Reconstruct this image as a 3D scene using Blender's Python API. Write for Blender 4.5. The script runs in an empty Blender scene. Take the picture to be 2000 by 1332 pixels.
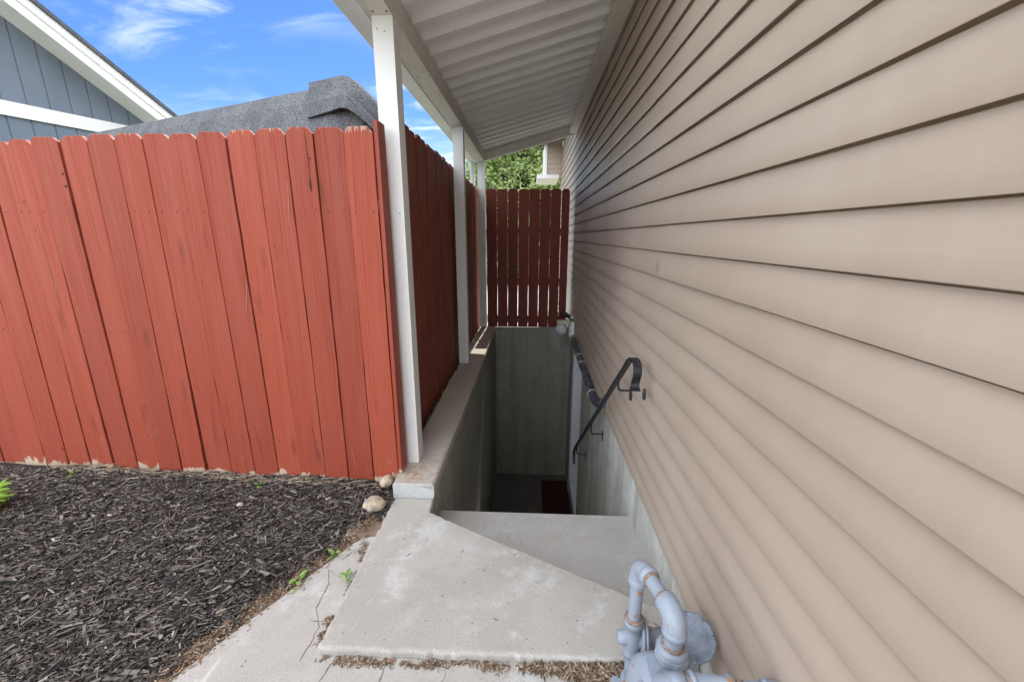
import bpy, bmesh, math, random
import numpy as np
from mathutils import Vector, Matrix, noise
R = math.radians
random.seed(7)
rng = np.random.default_rng(11)
C = bpy.context.scene.collection
scene = bpy.context.scene

# ------------------------------------------------------------------ camera
CZ = 1.28            # eye height above the paving; all coordinates below are measured from the eye
cam = bpy.data.cameras.new('camera'); camo = bpy.data.objects.new('camera', cam); C.objects.link(camo)
cam.sensor_fit = 'HORIZONTAL'; cam.sensor_width = 36; cam.lens = 36*798/2000
cam.clip_start = 0.02; cam.clip_end = 3000
right = Vector((.99893354, .04608638, .00279871)); down = Vector((.01412876, -.24741108, -.96880758)); fwd = Vector((-.0439564, .96781393, -.24779837))
camo.matrix_world = Matrix(((right.x, -down.x, -fwd.x, 0), (right.y, -down.y, -fwd.y, 0), (right.z, -down.z, -fwd.z, CZ), (0, 0, 0, 1)))
scene.camera = camo

# ------------------------------------------------------------------ light
SUN_EL, SUN_AZ = 57.5, 1.5
w = bpy.data.worlds.new('World'); scene.world = w; w.use_nodes = True
nt = w.node_tree; nt.nodes.clear()
def nn(t, kind, **k):
    n = t.nodes.new(kind)
    for a, b in k.items(): setattr(n, a, b)
    return n
sky = nn(nt, 'ShaderNodeTexSky', sky_type='NISHITA', sun_disc=False, sun_elevation=R(SUN_EL), sun_rotation=R(SUN_AZ), altitude=1300, air_density=1.0, dust_density=.6, ozone_density=3.0)
tint = nn(nt, 'ShaderNodeMix', data_type='RGBA', blend_type='MULTIPLY'); tint.inputs[0].default_value = 1
nt.links.new(sky.outputs[0], tint.inputs[6]); tint.inputs[7].default_value = (.56, .80, 1.12, 1)
tc = nn(nt, 'ShaderNodeTexCoord')
sep = nn(nt, 'ShaderNodeSeparateXYZ'); nt.links.new(tc.outputs['Generated'], sep.inputs[0])
def wm(op, a, b=None, c=None):
    n = nn(nt, 'ShaderNodeMath', operation=op)
    for i, v in enumerate((a, b, c)):
        if v is None: continue
        if isinstance(v, (int, float)): n.inputs[i].default_value = v
        else: nt.links.new(v, n.inputs[i])
    return n.outputs[0]
zc = wm('ADD', wm('MAXIMUM', sep.outputs[2], 0.0), .12)
cx_, cy_ = wm('DIVIDE', sep.outputs[0], zc), wm('DIVIDE', sep.outputs[1], zc)
comb = nn(nt, 'ShaderNodeCombineXYZ'); nt.links.new(cx_, comb.inputs[0]); nt.links.new(cy_, comb.inputs[1])
def wnoise(scale, loc, sc, det=6, dist=.4):
    mp = nn(nt, 'ShaderNodeMapping'); mp.inputs['Location'].default_value = loc; mp.inputs['Scale'].default_value = sc; mp.inputs['Rotation'].default_value = (0, 0, R(-25))
    nt.links.new(comb.outputs[0], mp.inputs[0])
    n = nn(nt, 'ShaderNodeTexNoise'); n.inputs['Scale'].default_value = scale; n.inputs['Detail'].default_value = det; n.inputs['Distortion'].default_value = dist; n.inputs['Roughness'].default_value = .62
    nt.links.new(mp.outputs[0], n.inputs[0]); return n.outputs[0]
def wramp(v, a, b):
    n = nn(nt, 'ShaderNodeMapRange', interpolation_type='SMOOTHSTEP'); n.inputs[1].default_value = a; n.inputs[2].default_value = b
    nt.links.new(v, n.inputs[0]); return n.outputs[0]
wisps = wm('MULTIPLY', wramp(wnoise(1.9, (3.1, .4, 0), (1, 1.7, 1), 8, .6), .46, .72), wramp(wnoise(.55, (8, 2, 0), (1, 1, 1), 2, 0), .34, .52))
back = wm('MULTIPLY', wramp(sep.outputs[1], .25, -.45), wramp(wnoise(.8, (1, 5, 0), (1, 1, 1), 7, .3), .25, .6))   # unseen broken cloud away from the sun, added as fill light
low = wramp(sep.outputs[2], .26, .02)
cl = wm('MINIMUM', wm('ADD', wm('MULTIPLY', wisps, .55), wm('MULTIPLY', low, .6)), 1)
cmix = nn(nt, 'ShaderNodeMix', data_type='RGBA'); nt.links.new(cl, cmix.inputs[0]); nt.links.new(tint.outputs[2], cmix.inputs[6]); cmix.inputs[7].default_value = (10.5, 10.8, 11.4, 1)
top = wm('MULTIPLY', wramp(sep.outputs[2], .50, .80), .75)  # overhead cloud brightness, out of view, added to lift the slab
bmix = nn(nt, 'ShaderNodeMix', data_type='RGBA'); nt.links.new(wm('MAXIMUM', back, top), bmix.inputs[0]); nt.links.new(cmix.outputs[2], bmix.inputs[6]); bmix.inputs[7].default_value = (25.5, 26.8, 28.6, 1)
bg = nn(nt, 'ShaderNodeBackground'); bg.inputs[1].default_value = .11; nt.links.new(bmix.outputs[2], bg.inputs[0])
wo = nn(nt, 'ShaderNodeOutputWorld'); nt.links.new(bg.outputs[0], wo.inputs[0])
sl = bpy.data.lights.new('sun', 'SUN'); sl.energy = 3.8; sl.angle = R(.5); sl.color = (1, .95, .88)
so = bpy.data.objects.new('sun', sl); C.objects.link(so)
sd = Vector((math.sin(R(SUN_AZ))*math.cos(R(SUN_EL)), math.cos(R(SUN_AZ))*math.cos(R(SUN_EL)), math.sin(R(SUN_EL))))
so.rotation_euler = sd.to_track_quat('Z', 'Y').to_euler(); so.location = (0, 6, 12)
scene.view_settings.view_transform = 'Standard'; scene.view_settings.look = 'None'; scene.view_settings.gamma = 1
scene.view_settings.exposure = 0.58

# ------------------------------------------------------------------ materials
class Mt:
    def __init__(s, name, rough=.7, spec=.5, metal=0):
        s.m = bpy.data.materials.new(name); s.m.use_nodes = True; s.t = s.m.node_tree
        s.b = s.t.nodes['Principled BSDF']; s.b.inputs['Roughness'].default_value = rough; s.b.inputs['Specular IOR Level'].default_value = spec; s.b.inputs['Metallic'].default_value = metal
        s.co = nn(s.t, 'ShaderNodeTexCoord').outputs['Object']; s.geo = nn(s.t, 'ShaderNodeNewGeometry')
        s.oi = nn(s.t, 'ShaderNodeObjectInfo')
    def L(s, a, b): s.t.links.new(a, b)
    def put(s, sock, v):
        if hasattr(v, 'is_linked') or isinstance(v, bpy.types.NodeSocket): s.L(v, sock)
        elif isinstance(v, (tuple, list)) and len(v) == 3 and sock.type == 'RGBA': sock.default_value = (*v, 1)
        else: sock.default_value = v
    def math(s, op, a, b=0, clamp=False):
        n = nn(s.t, 'ShaderNodeMath', operation=op, use_clamp=clamp); s.put(n.inputs[0], a); s.put(n.inputs[1], b); return n.outputs[0]
    def rnd_off(s, k=37.0):                        # shift the pattern from object to object
        n = nn(s.t, 'ShaderNodeVectorMath', operation='ADD'); s.L(s.co, n.inputs[0])
        c = nn(s.t, 'ShaderNodeCombineXYZ'); v = s.math('MULTIPLY', s.oi.outputs['Random'], k)
        for i in range(3): s.L(v, c.inputs[i])
        s.L(c.outputs[0], n.inputs[1]); s.co2 = n.outputs[0]; return s.co2
    def map(s, sc, loc=(0, 0, 0), co=None, rot=(0, 0, 0)):
        n = nn(s.t, 'ShaderNodeMapping'); n.inputs['Scale'].default_value = sc; n.inputs['Location'].default_value = loc; n.inputs['Rotation'].default_value = rot
        s.L(co or s.co, n.inputs[0]); return n.outputs[0]
    def noise(s, scale=5, det=4, sc=None, rough=.55, dist=0, co=None, loc=(0, 0, 0)):
        n = nn(s.t, 'ShaderNodeTexNoise'); n.inputs['Scale'].default_value = scale; n.inputs['Detail'].default_value = det; n.inputs['Roughness'].default_value = rough; n.inputs['Distortion'].default_value = dist
        s.L(s.map(sc or (1, 1, 1), loc, co), n.inputs[0]); return n.outputs[0]
    def voro(s, scale, sc=None, co=None, feat='F1', rnd=1):
        n = nn(s.t, 'ShaderNodeTexVoronoi', feature=feat); n.inputs['Scale'].default_value = scale; n.inputs['Randomness'].default_value = rnd
        s.L(s.map(sc or (1, 1, 1), co=co), n.inputs[0]); return n
    def ramp(s, v, a, b, lo=0, hi=1, smooth=True):
        n = nn(s.t, 'ShaderNodeMapRange', interpolation_type='SMOOTHSTEP' if smooth else 'LINEAR')
        for i, q in enumerate((v, a, b, lo, hi)): s.put(n.inputs[i], q)
        return n.outputs[0]
    def mix(s, f, a, b, mode='MIX'):
        n = nn(s.t, 'ShaderNodeMix', data_type='RGBA', blend_type=mode); s.put(n.inputs[0], f); s.put(n.inputs[6], a); s.put(n.inputs[7], b); return n.outputs[2]
    def xyz(s, co=None):
        n = nn(s.t, 'ShaderNodeSeparateXYZ'); s.L(co or s.co, n.inputs[0]); return n.outputs
    def col(s, v): s.put(s.b.inputs['Base Color'], v); return s
    def rgh(s, v): s.put(s.b.inputs['Roughness'], v); return s
    def bump(s, h, strength=.3, dist=.002):
        n = nn(s.t, 'ShaderNodeBump'); n.inputs['Strength'].default_value = strength; n.inputs['Distance'].default_value = dist
        s.L(h, n.inputs['Height']); 
        if s.b.inputs['Normal'].is_linked: s.L(s.b.inputs['Normal'].links[0].from_socket, n.inputs['Normal'])
        s.L(n.outputs[0], s.b.inputs['Normal']); return s

def wood(name, red, dark, fade, bare_bottom=.05, top=1.688):
    m = Mt(name, .62, .35); co = m.rnd_off(); x, y, z = m.xyz()
    g1 = m.noise(1, 8, (70, 70, 2.0), .6, .15, co); g2 = m.noise(1, 5, (16, 16, .9), .55, .8, co)
    wv = nn(m.t, 'ShaderNodeTexWave', wave_type='BANDS', bands_direction='X', wave_profile='SAW'); wv.inputs['Scale'].default_value = 22; wv.inputs['Distortion'].default_value = 7; wv.inputs['Detail'].default_value = 2.5; wv.inputs['Detail Scale'].default_value = .9; wv.inputs['Detail Roughness'].default_value = .5
    m.L(m.map((1, .3, .13), co=co), wv.inputs[0])
    grain = m.math('ADD', m.math('MULTIPLY', wv.outputs['Fac'], .45), m.math('MULTIPLY', g1, .75))
    c = m.mix(m.ramp(grain, .50, 1.28), red, dark)
    c = m.mix(m.ramp(g2, .42, .72, 0, .45), c, fade)
    c = m.mix(1, c, m.mix(m.oi.outputs['Random'], (.86, .84, .84), (1.08, 1.08, 1.08)), 'MULTIPLY')
    crack = m.ramp(m.noise(1, 3, (120, 120, .8), .5, .3, co), .705, .73)
    c = m.mix(m.math('MULTIPLY', crack, .8), c, (.07, .022, .016))
    kn = m.voro(1, (9, 9, 2.1), co).outputs['Distance']
    knot = m.ramp(kn, .07, .035); ring = m.ramp(kn, .17, .08, 0, .35)
    c = m.mix(ring, c, dark); c = m.mix(m.math('MULTIPLY', knot, .3), c, (.08, .03, .02))
    n1 = m.noise(1, 5, (55, 55, 16), .65, 0, co); n2 = m.noise(1, 3, (9, 9, 3), .5, 0, co)
    lim = m.math('MULTIPLY', m.math('SUBTRACT', m.math('ADD', m.math('MULTIPLY', n1, .55), m.math('MULTIPLY', n2, .9)), .50), m.ramp(m.oi.outputs['Random'], .05, .75, bare_bottom*1.1, bare_bottom*3.7))
    bare = m.math('MAXIMUM', m.ramp(m.math('SUBTRACT', lim, z), -.004, .006), 0)
    n5 = m.noise(1, 4, (95, 95, 5), .6, 0, co, (7, 7, 7)); limt = m.math('MULTIPLY', m.math('SUBTRACT', m.math('ADD', n5, m.math('MULTIPLY', m.oi.outputs['Random'], .14)), .63), .22)
    bare = m.math('MAXIMUM', bare, m.math('MULTIPLY', m.ramp(m.math('SUBTRACT', limt, m.math('SUBTRACT', top, z)), -.004, .004), .85))
    chalk = m.math('MULTIPLY', m.ramp(m.noise(1, 6, (30, 30, 9), .7, 0, co, (5, 5, 5)), .60, .75), m.ramp(z, .45, .02))
    c = m.mix(m.math('MULTIPLY', chalk, .4), c, (.50, .26, .23))
    c = m.mix(bare, c, m.mix(g1, (.60, .47, .35), (.30, .20, .14)))
    m.col(c).rgh(m.ramp(g1, .3, .7, .5, .75))
    h = m.math('SUBTRACT', m.math('ADD', m.math('MULTIPLY', wv.outputs['Fac'], -.35), m.math('MULTIPLY', g1, -1.0)), m.math('ADD', m.math('MULTIPLY', crack, 1.4), m.math('ADD', m.math('MULTIPLY', knot, .8), m.math('MULTIPLY', bare, .5))))
    return m.bump(h, .55, .0022).m

def concrete(name, a, b, white=(.74, .75, .76), whiteamt=.4, stain=(.30, .25, .19), stainamt=.25, scale=1, rust=None, streak=0, dark=None, bumpd=.0012):
    m = Mt(name, .88, .25)
    n0 = m.noise(2.3*scale, 6, rough=.6, dist=.3); n1 = m.noise(9*scale, 8, rough=.7, loc=(4, 2, 1)); n2 = m.noise(160, 4, rough=.75); n3 = m.noise(620, 2, rough=.8)
    c = m.mix(m.ramp(n0, .3, .7), a, b)
    c = m.mix(m.math('MULTIPLY', m.ramp(n1, .50, .72), stainamt), c, stain)
    pw = m.math('MULTIPLY', m.ramp(m.noise(5.2*scale, 9, rough=.72, loc=(9, 3, 0)), .49, .63), m.ramp(m.noise(1.6*scale, 3, loc=(2, 7, 0)), .38, .56))
    pw = m.math('MULTIPLY', pw, m.ramp(m.noise(70, 5, rough=.8), .30, .60, .35, 1)); c = m.mix(m.math('MULTIPLY', pw, whiteamt), c, white)
    if streak:
        s1 = m.noise(1, 7, (7, 7, .45), .68, .2); s2 = m.noise(1, 6, (34, 34, .8), .6)
        c = m.mix(m.math('MULTIPLY', m.ramp(s1, .42, .66), streak), c, dark or (.09, .085, .06))
        c = m.mix(m.math('MULTIPLY', m.ramp(s2, .52, .75), streak*.5), c, (.42, .42, .37))
    if rust:
        x, y, z = m.xyz()
        r0 = m.math('MULTIPLY', m.ramp(m.noise(34, 8, rough=.75), .46, .58), m.ramp(m.math('ADD', m.math('ABSOLUTE', m.math('SUBTRACT', y, rust[1])), m.math('ABSOLUTE', m.math('SUBTRACT', x, rust[0]))), rust[2], .02))
        c = m.mix(m.math('MULTIPLY', m.math('MULTIPLY', r0, m.ramp(z, -1.182, -1.177)), .85), c, (.36, .16, .07)); c = m.mix(m.math('MULTIPLY', m.ramp(y, 1.752, 1.743), m.ramp(m.noise(30, 6), .3, .6, .5, 1)), c, (.47, .48, .48))
    n4 = m.noise(300, 3, rough=.8, loc=(1, 2, 3)); c = m.mix(m.ramp(n2, .30, .55, .42, 0), c, (.20, .19, .17)); c = m.mix(m.ramp(n4, .30, .46, .45, 0), c, (.17, .16, .145)); c = m.mix(m.ramp(n4, .56, .72, 0, .55), c, (.80, .80, .78)); c = m.mix(m.ramp(n3, .56, .72, 0, .3), c, (.80, .79, .77))
    v = m.voro(75); pits = m.ramp(v.outputs['Distance'], .16, .07); pm = m.ramp(m.noise(22, 2), .55, .62); pits = m.math('MULTIPLY', pits, pm)
    c = m.mix(m.math('MULTIPLY', pits, .65), c, (.12, .10, .08))
    m.col(c)
    m.bump(m.math('ADD', m.math('MULTIPLY', n2, .7), m.math('ADD', m.math('MULTIPLY', n3, .35), m.math('MULTIPLY', pits, -1.2))), .5, bumpd)
    return m.bump(n1, .35, .006).m

def paint(name, c0, c1, rough=.45, bumpd=.0006, dirt=.25, dirtc=(.45, .40, .30), spec=.4):
    m = Mt(name, rough, spec); n = m.noise(3, 5, (1, 1, .5)); n1 = m.noise(40, 5, rough=.7)
    c = m.mix(m.ramp(n, .3, .7), c0, c1); c = m.mix(m.math('MULTIPLY', m.ramp(m.noise(1, 6, (12, 12, 2), .7), .55, .8), dirt), c, dirtc)
    m.col(c).rgh(m.ramp(n1, .3, .7, rough-.08, rough+.12)); return m.bump(n1, .25, bumpd).m

M = {}
RED, DRED, FRED = (.300, .053, .025), (.140, .024, .013), (.325, .073, .043)
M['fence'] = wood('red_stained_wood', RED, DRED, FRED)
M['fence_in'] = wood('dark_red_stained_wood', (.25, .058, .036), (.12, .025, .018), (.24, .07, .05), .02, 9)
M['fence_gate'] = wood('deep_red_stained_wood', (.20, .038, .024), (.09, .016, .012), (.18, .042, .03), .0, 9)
M['slab'] = concrete('slab_concrete', (.365, .338, .298), (.44, .415, .375), whiteamt=.42)
M['step'] = concrete('step_concrete', (.40, .375, .345), (.46, .435, .41), whiteamt=.3)
M['paving'] = concrete('paving_concrete', (.375, .345, .31), (.45, .42, .385), whiteamt=.35, stainamt=.35)
M['walltop'] = concrete('wall_concrete', (.42, .355, .30), (.48, .42, .365), whiteamt=.3, rust=(-.575, 1.83, .17), bumpd=.002)
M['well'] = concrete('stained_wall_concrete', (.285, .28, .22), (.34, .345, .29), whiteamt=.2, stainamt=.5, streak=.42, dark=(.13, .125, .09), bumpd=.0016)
M['found'] = concrete('foundation_concrete', (.42, .425, .38), (.52, .52, .48), whiteamt=.6, stainamt=.4, streak=.5, dark=(.20, .20, .14), bumpd=.002)
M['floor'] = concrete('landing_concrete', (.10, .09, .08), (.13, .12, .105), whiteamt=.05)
m = Mt('beige_vinyl_siding', .42, .45)
gx = m.noise(1, 6, (26, 2.6, 260), .6, .3); big = m.noise(1, 5, (2, .9, 1.4), .6, .4); drip = m.noise(1, 6, (5, 9, .55), .65)
c = m.mix(m.ramp(big, .3, .7), (.392, .312, .248), (.44, .36, .292))
c = m.mix(m.math('MULTIPLY', m.ramp(drip, .52, .75), .12), c, (.52, .47, .42))
x_, y_, z_ = m.xyz(); sd_ = m.math('ADD', m.math('ABSOLUTE', m.math('MULTIPLY', m.math('SUBTRACT', y_, 1.73), .8)), m.math('ABSOLUTE', m.math('SUBTRACT', z_, -.115)))
c = m.mix(m.math('MULTIPLY', m.ramp(sd_, .055, .008), m.ramp(m.noise(30, 5), .3, .65, 0, .55)), c, (.24, .14, .08))
far = m.math('MULTIPLY', m.ramp(m.noise(1, 6, (3, 4, 2), .7, .5, None, (6, 1, 2)), .48, .70), m.ramp(y_, 1.2, 3.2)); c = m.mix(m.math('MULTIPLY', far, .35), c, (.50, .49, .49))
c = m.mix(m.math('MULTIPLY', m.ramp(m.noise(1, 6, (4, 7, 1.1), .7, 0, None, (3, 3, 3)), .58, .8), .25), c, (.34, .255, .18))
m.col(c).rgh(m.ramp(drip, .3, .7, .40, .55)); m.bump(gx, .22, .0007); M['siding'] = m.bump(m.noise(1, 3, (1, 2.2, 9), .5), .28, .006).m
M['white'] = paint('white_painted_post', (.74, .74, .73), (.80, .80, .79), .42)
M['beam'] = paint('aged_white_beam', (.62, .59, .53), (.69, .66, .60), .5)
M['gutter'] = paint('white_gutter', (.70, .71, .71), (.76, .77, .77), .4)
M['roofsheet'] = paint('white_enamelled_sheet', (.80, .80, .79), (.84, .84, .83), .32, .00003, .06)
M['trimwhite'] = paint('white_trim', (.80, .81, .85), (.86, .87, .90), .45)
M['rakewhite'] = paint('white_fascia', (.78, .77, .73), (.84, .83, .80), .5)
M['blue'] = paint('blue_grey_panel', (.145, .175, .215), (.17, .20, .245), .6, .0006, .15, (.25, .27, .30))
M['greyblue'] = paint('door_paint', (.55, .56, .58), (.6, .6, .62), .4)
m = Mt('asphalt_shingle', .95, .1); g = m.noise(150, 4, rough=.85); g2 = m.noise(60, 3, rough=.7); b_ = m.noise(1, 1, (7, 7, .01), .3)
c = m.mix(m.ramp(g, .38, .62), (.026, .028, .033), (.21, .21, .215)); c = m.mix(m.ramp(g2, .4, .65, 0, .4), c, (.17, .18, .20)); c = m.mix(m.ramp(b_, .47, .53, 0, .3), c, (.06, .065, .08))
m.col(c); M['shingle'] = m.bump(g, .8, .003).m
m = Mt('black_rail_paint', .42, .5); n = m.noise(60, 6, rough=.75)
m.col(m.mix(m.ramp(n, .48, .68, 0, .7), (.012, .013, .016), (.075, .077, .09))); M['rail'] = m.bump(n, .3, .0008).m
m = Mt('blue_black_wrap', .45, .5); n = m.noise(25, 6, rough=.7); m.col(m.mix(m.ramp(n, .4, .7), (.028, .032, .045), (.13, .135, .17))); M['wrap'] = m.bump(m.noise(1, 4, (60, 9, 60)), .6, .004).m
m = Mt('grey_enamel_with_rust', .42, .45); n = m.noise(24, 8, rough=.7, dist=.3); n2 = m.noise(9, 3)
c = m.mix(m.noise(12, 4), (.255, .29, .35), (.30, .34, .405)); rr = m.math('MULTIPLY', m.ramp(n, .595, .625), m.ramp(n2, .34, .48))
c = m.mix(m.ramp(n, .58, .63, 0, .45), c, (.48, .38, .24)); c = m.mix(rr, c, (.42, .17, .04)); c = m.mix(m.ramp(m.noise(300, 3), .66, .72, 0, .5), c, (.2, .2, .22))
m.col(c); m.bump(m.math('MULTIPLY', rr, 1), .6, .0015); M['gas'] = m.bump(m.noise(110, 4, rough=.7), .25, .001).m
m = Mt('rusty_thread', .75, .3); n = m.noise(120, 6, rough=.75); m.col(m.mix(m.ramp(n, .4, .65), (.23, .11, .045), (.27, .285, .30))); M['rust'] = m.bump(n, .6, .0015).m
m = Mt('weathered_cast_alloy', .62, .4, .35); n = m.noise(38, 7, rough=.75); m.col(m.mix(m.ramp(n, .30, .72), (.165, .19, .235), (.29, .32, .375))); M['cast'] = m.bump(n, .5, .0015).m
def plain(name, c, r=.6, bmp=0, c2=None, sc=30, metal=0, spec=.4):
    m = Mt(name, r, spec, metal); n = m.noise(sc, 5, rough=.65); m.col(m.mix(m.ramp(n, .35, .65), c, c2 or tuple(v*.7 for v in c)))
    if bmp: m.bump(n, .5, bmp)
    return m.m
M['cream'] = plain('cream_lamp_plastic', (.66, .64, .50), .45)
M['globe'] = plain('opal_glass_globe', (.58, .59, .64), .25, 0, (.54, .55, .60)); 
M['brass'] = plain('brass', (.8, .6, .3), .3, 0, None, 20, 1)
M['dark'] = plain('dark_gap', (.02, .018, .016), .8)
M['nail'] = plain('nail_head', (.07, .04, .035), .5)
M['scr'] = plain('pale_scratch', (.62, .42, .38), .7)
M['mat'] = plain('dark_red_mat', (.055, .013, .011), .95, .003)
M['stone'] = plain('river_stone', (.50, .40, .28), .85, .006, (.24, .215, .18), 28)
M['crack'] = plain('crack_dirt', (.10, .08, .06), .95, 0, (.20, .155, .11), 60)
M['red'] = plain('red_tag', (.55, .03, .03), .4)
M['seal'] = plain('pinkish_seal', (.55, .38, .42), .4)
M['bark'] = plain('bark', (.09, .065, .045), .9, .01)
M['soil'] = plain('dry_soil', (.27, .18, .125), .95, .006, (.13, .085, .06), 45)
M['grass_ground'] = plain('lawn', (.07, .12, .03), .95, .02, (.16, .17, .07), 3)
def leafm(name, ca, cb, tr=.3):
    m = Mt(name, .55, .35); at = nn(m.t, 'ShaderNodeAttribute', attribute_name='tone'); c = m.mix(at.outputs['Fac'], ca, cb); m.col(c)
    tb = nn(m.t, 'ShaderNodeBsdfTranslucent'); m.L(c, tb.inputs[0]); ms = nn(m.t, 'ShaderNodeMixShader'); ms.inputs[0].default_value = tr
    out = m.t.nodes['Material Output']; m.L(m.b.outputs[0], ms.inputs[1]); m.L(tb.outputs[0], ms.inputs[2]); m.L(ms.outputs[0], out.inputs[0]); return m.m
M['leaf_light'] = leafm('light_tree_leaf', (.19, .27, .08), (.44, .52, .21))
M['leaf_dark'] = leafm('dark_tree_leaf', (.06, .12, .03), (.17, .26, .07))
M['weed'] = leafm('weed_leaf', (.16, .32, .06), (.30, .46, .12))
M['lush'] = leafm('bright_leaf', (.15, .30, .03), (.32, .46, .07))
def tonemat(name, stops, rough=.8, bmp=.0015):
    m = Mt(name, rough, .3); at = nn(m.t, 'ShaderNodeAttribute', attribute_name='tone'); r = nn(m.t, 'ShaderNodeValToRGB'); m.L(at.outputs['Fac'], r.inputs[0])
    e = r.color_ramp.elements; e[0].position, e[0].color = stops[0][0], (*stops[0][1], 1); e[1].position, e[1].color = stops[-1][0], (*stops[-1][1], 1)
    for p, c in stops[1:-1]:
        q = e.new(p); q.color = (*c, 1)
    n = m.noise(140, 4, rough=.7); m.col(m.mix(m.ramp(n, .3, .7, .35, 0), r.outputs[0], (.01, .01, .01))); m.bump(n, .5, bmp); return m.m
M['mulch'] = tonemat('black_bark_mulch', [(0, (.020, .017, .015)), (.30, (.066, .053, .045)), (.65, (.135, .113, .098)), (.88, (.24, .21, .185)), (.95, (.34, .31, .28)), (.975, (.28, .17, .11)), (1, (.62, .55, .45))], .55)
M['litter'] = tonemat('dry_leaf_litter', [(0, (.10, .06, .035)), (.4, (.22, .14, .085)), (.7, (.38, .29, .20)), (.9, (.55, .47, .37)), (1, (.48, .17, .05))])
M['mulchbase'] = plain('mulch_bed_soil', (.018, .015, .014), .95, .01, (.035, .03, .028), 60)

# ------------------------------------------------------------------ mesh helpers
class MB:
    def __init__(s): s.v = []; s.f = []; s.sm = []; s.mi = []; s.cur = 0
    def add(s, vs, fs, smooth=False):
        o = len(s.v); s.v += [tuple(v) for v in vs]; s.f += [tuple(i+o for i in f) for f in fs]; s.sm += [smooth]*len(fs); s.mi += [s.cur]*len(fs); return s
    def box(s, a, b, M_=None):
        x0, y0, z0 = a; x1, y1, z1 = b
        vs = [Vector(p) for p in ((x0, y0, z0), (x1, y0, z0), (x1, y1, z0), (x0, y1, z0), (x0, y0, z1), (x1, y0, z1), (x1, y1, z1), (x0, y1, z1))]
        if M_: vs = [M_ @ v for v in vs]
        return s.add(vs, [(3, 2, 1, 0), (4, 5, 6, 7), (0, 1, 5, 4), (1, 2, 6, 5), (2, 3, 7, 6), (3, 0, 4, 7)])
    def cyl(s, a, b, r0, r1=None, n=20, smooth=True):
        a, b = Vector(a), Vector(b); return s.tube([a, b], [r0, r0 if r1 is None else r1], n)
    def tube(s, pts, rad, n=16, cap=True, flat=None):
        pts = [Vector(p) for p in pts]; k = len(pts)
        if not hasattr(rad, '__len__'): rad = [rad]*k
        u = None; vs = []
        for i, p in enumerate(pts):
            t = (pts[min(i+1, k-1)]-pts[max(i-1, 0)]).normalized()
            if u is None: u = t.orthogonal().normalized()
            u = (u-t*u.dot(t)).normalized(); w_ = t.cross(u)
            for j in range(n):
                a = 2*math.pi*j/n; vs.append(p+(u*math.cos(a)+w_*math.sin(a))*rad[i])
        fs = [(i*n+j, i*n+(j+1) % n, (i+1)*n+(j+1) % n, (i+1)*n+j) for i in range(k-1) for j in range(n)]
        s.add(vs, fs, True)
        if cap: s.add(vs[:n], [tuple(range(n))[::-1]]); s.add(vs[-n:], [tuple(range(n))])
        return s
    def lathe(s, o, ax, prof, n=28, squash=None):
        o = Vector(o); ax = Vector(ax).normalized(); u = ax.orthogonal().normalized(); w_ = ax.cross(u)
        vs = [o+ax*t+(u*math.cos(2*math.pi*j/n)+w_*math.sin(2*math.pi*j/n))*r for t, r in prof for j in range(n)]
        fs = [(i*n+j, i*n+(j+1) % n, (i+1)*n+(j+1) % n, (i+1)*n+j) for i in range(len(prof)-1) for j in range(n)]
        s.add(vs, fs, True); s.add(vs[:n], [tuple(range(n))[::-1]]); s.add(vs[-n:], [tuple(range(n))]); return s
    def prism(s, poly, z0, z1, M_=None):
        n = len(poly); vs = [Vector((x, y, z0)) for x, y in poly]+[Vector((x, y, z1)) for x, y in poly]
        if M_: vs = [M_ @ v for v in vs]
        return s.add(vs, [tuple(range(n))[::-1], tuple(range(n, 2*n))]+[(i, (i+1) % n, n+(i+1) % n, n+i) for i in range(n)])
    def sphere(s, c, r, n=20, sc=(1, 1, 1), amp=0, seed=0):
        c = Vector(c); vs = []; fs = []; h = n//2
        for i in range(h+1):
            for j in range(n):
                a, b = math.pi*i/h, 2*math.pi*j/n; d = Vector((math.sin(a)*math.cos(b), math.sin(a)*math.sin(b), math.cos(a)))
                q = r*(1+amp*noise.noise(d*1.6+Vector((seed, 0, 0)))); vs.append(c+Vector((d.x*sc[0], d.y*sc[1], d.z*sc[2]))*q)
        for i in range(h):
            for j in range(n): fs.append((i*n+j, (i+1)*n+j, (i+1)*n+(j+1) % n, i*n+(j+1) % n))
        return s.add(vs, fs, True)
    def build(s, name, mat, parent=None, origin=None, bevel=0, seg=2, mats=None, tone=None, wn=False):
        me = bpy.data.meshes.new(name)
        po = Vector(parent['_o']) if parent is not None else Vector((0, 0, -CZ))
        if origin is None:
            if parent is not None: origin = po
            else:
                a = np.array(s.v); origin = Vector(((a[:, 0].min()+a[:, 0].max())/2, (a[:, 1].min()+a[:, 1].max())/2, a[:, 2].min()))
        origin = Vector(origin)
        a = np.array(s.v, float)-np.array(origin)
        me.from_pydata(a.tolist(), [], s.f)
        me.polygons.foreach_set('use_smooth', s.sm)
        for mm in (mats or [mat]): me.materials.append(mm)
        me.polygons.foreach_set('material_index', s.mi)
        if tone is not None:
            at = me.attributes.new('tone', 'FLOAT', 'POINT'); at.data.foreach_set('value', np.asarray(tone, dtype=np.float32))
        me.update()
        o = bpy.data.objects.new(name, me); C.objects.link(o); o['_o'] = tuple(origin)
        if parent is not None: o.parent = parent; o.location = origin-po
        else: o.location = origin+Vector((0, 0, CZ))
        if bevel:
            b = o.modifiers.new('bevel', 'BEVEL'); b.width = bevel; b.segments = seg; b.limit_method = 'ANGLE'; b.angle_limit = R(40)
        return o
def tag(o, label=None, cat=None, group=None, kind=None):
    for k, v in (('label', label), ('category', cat), ('group', group), ('kind', kind)):
        if v: o[k] = v
    return o
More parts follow.
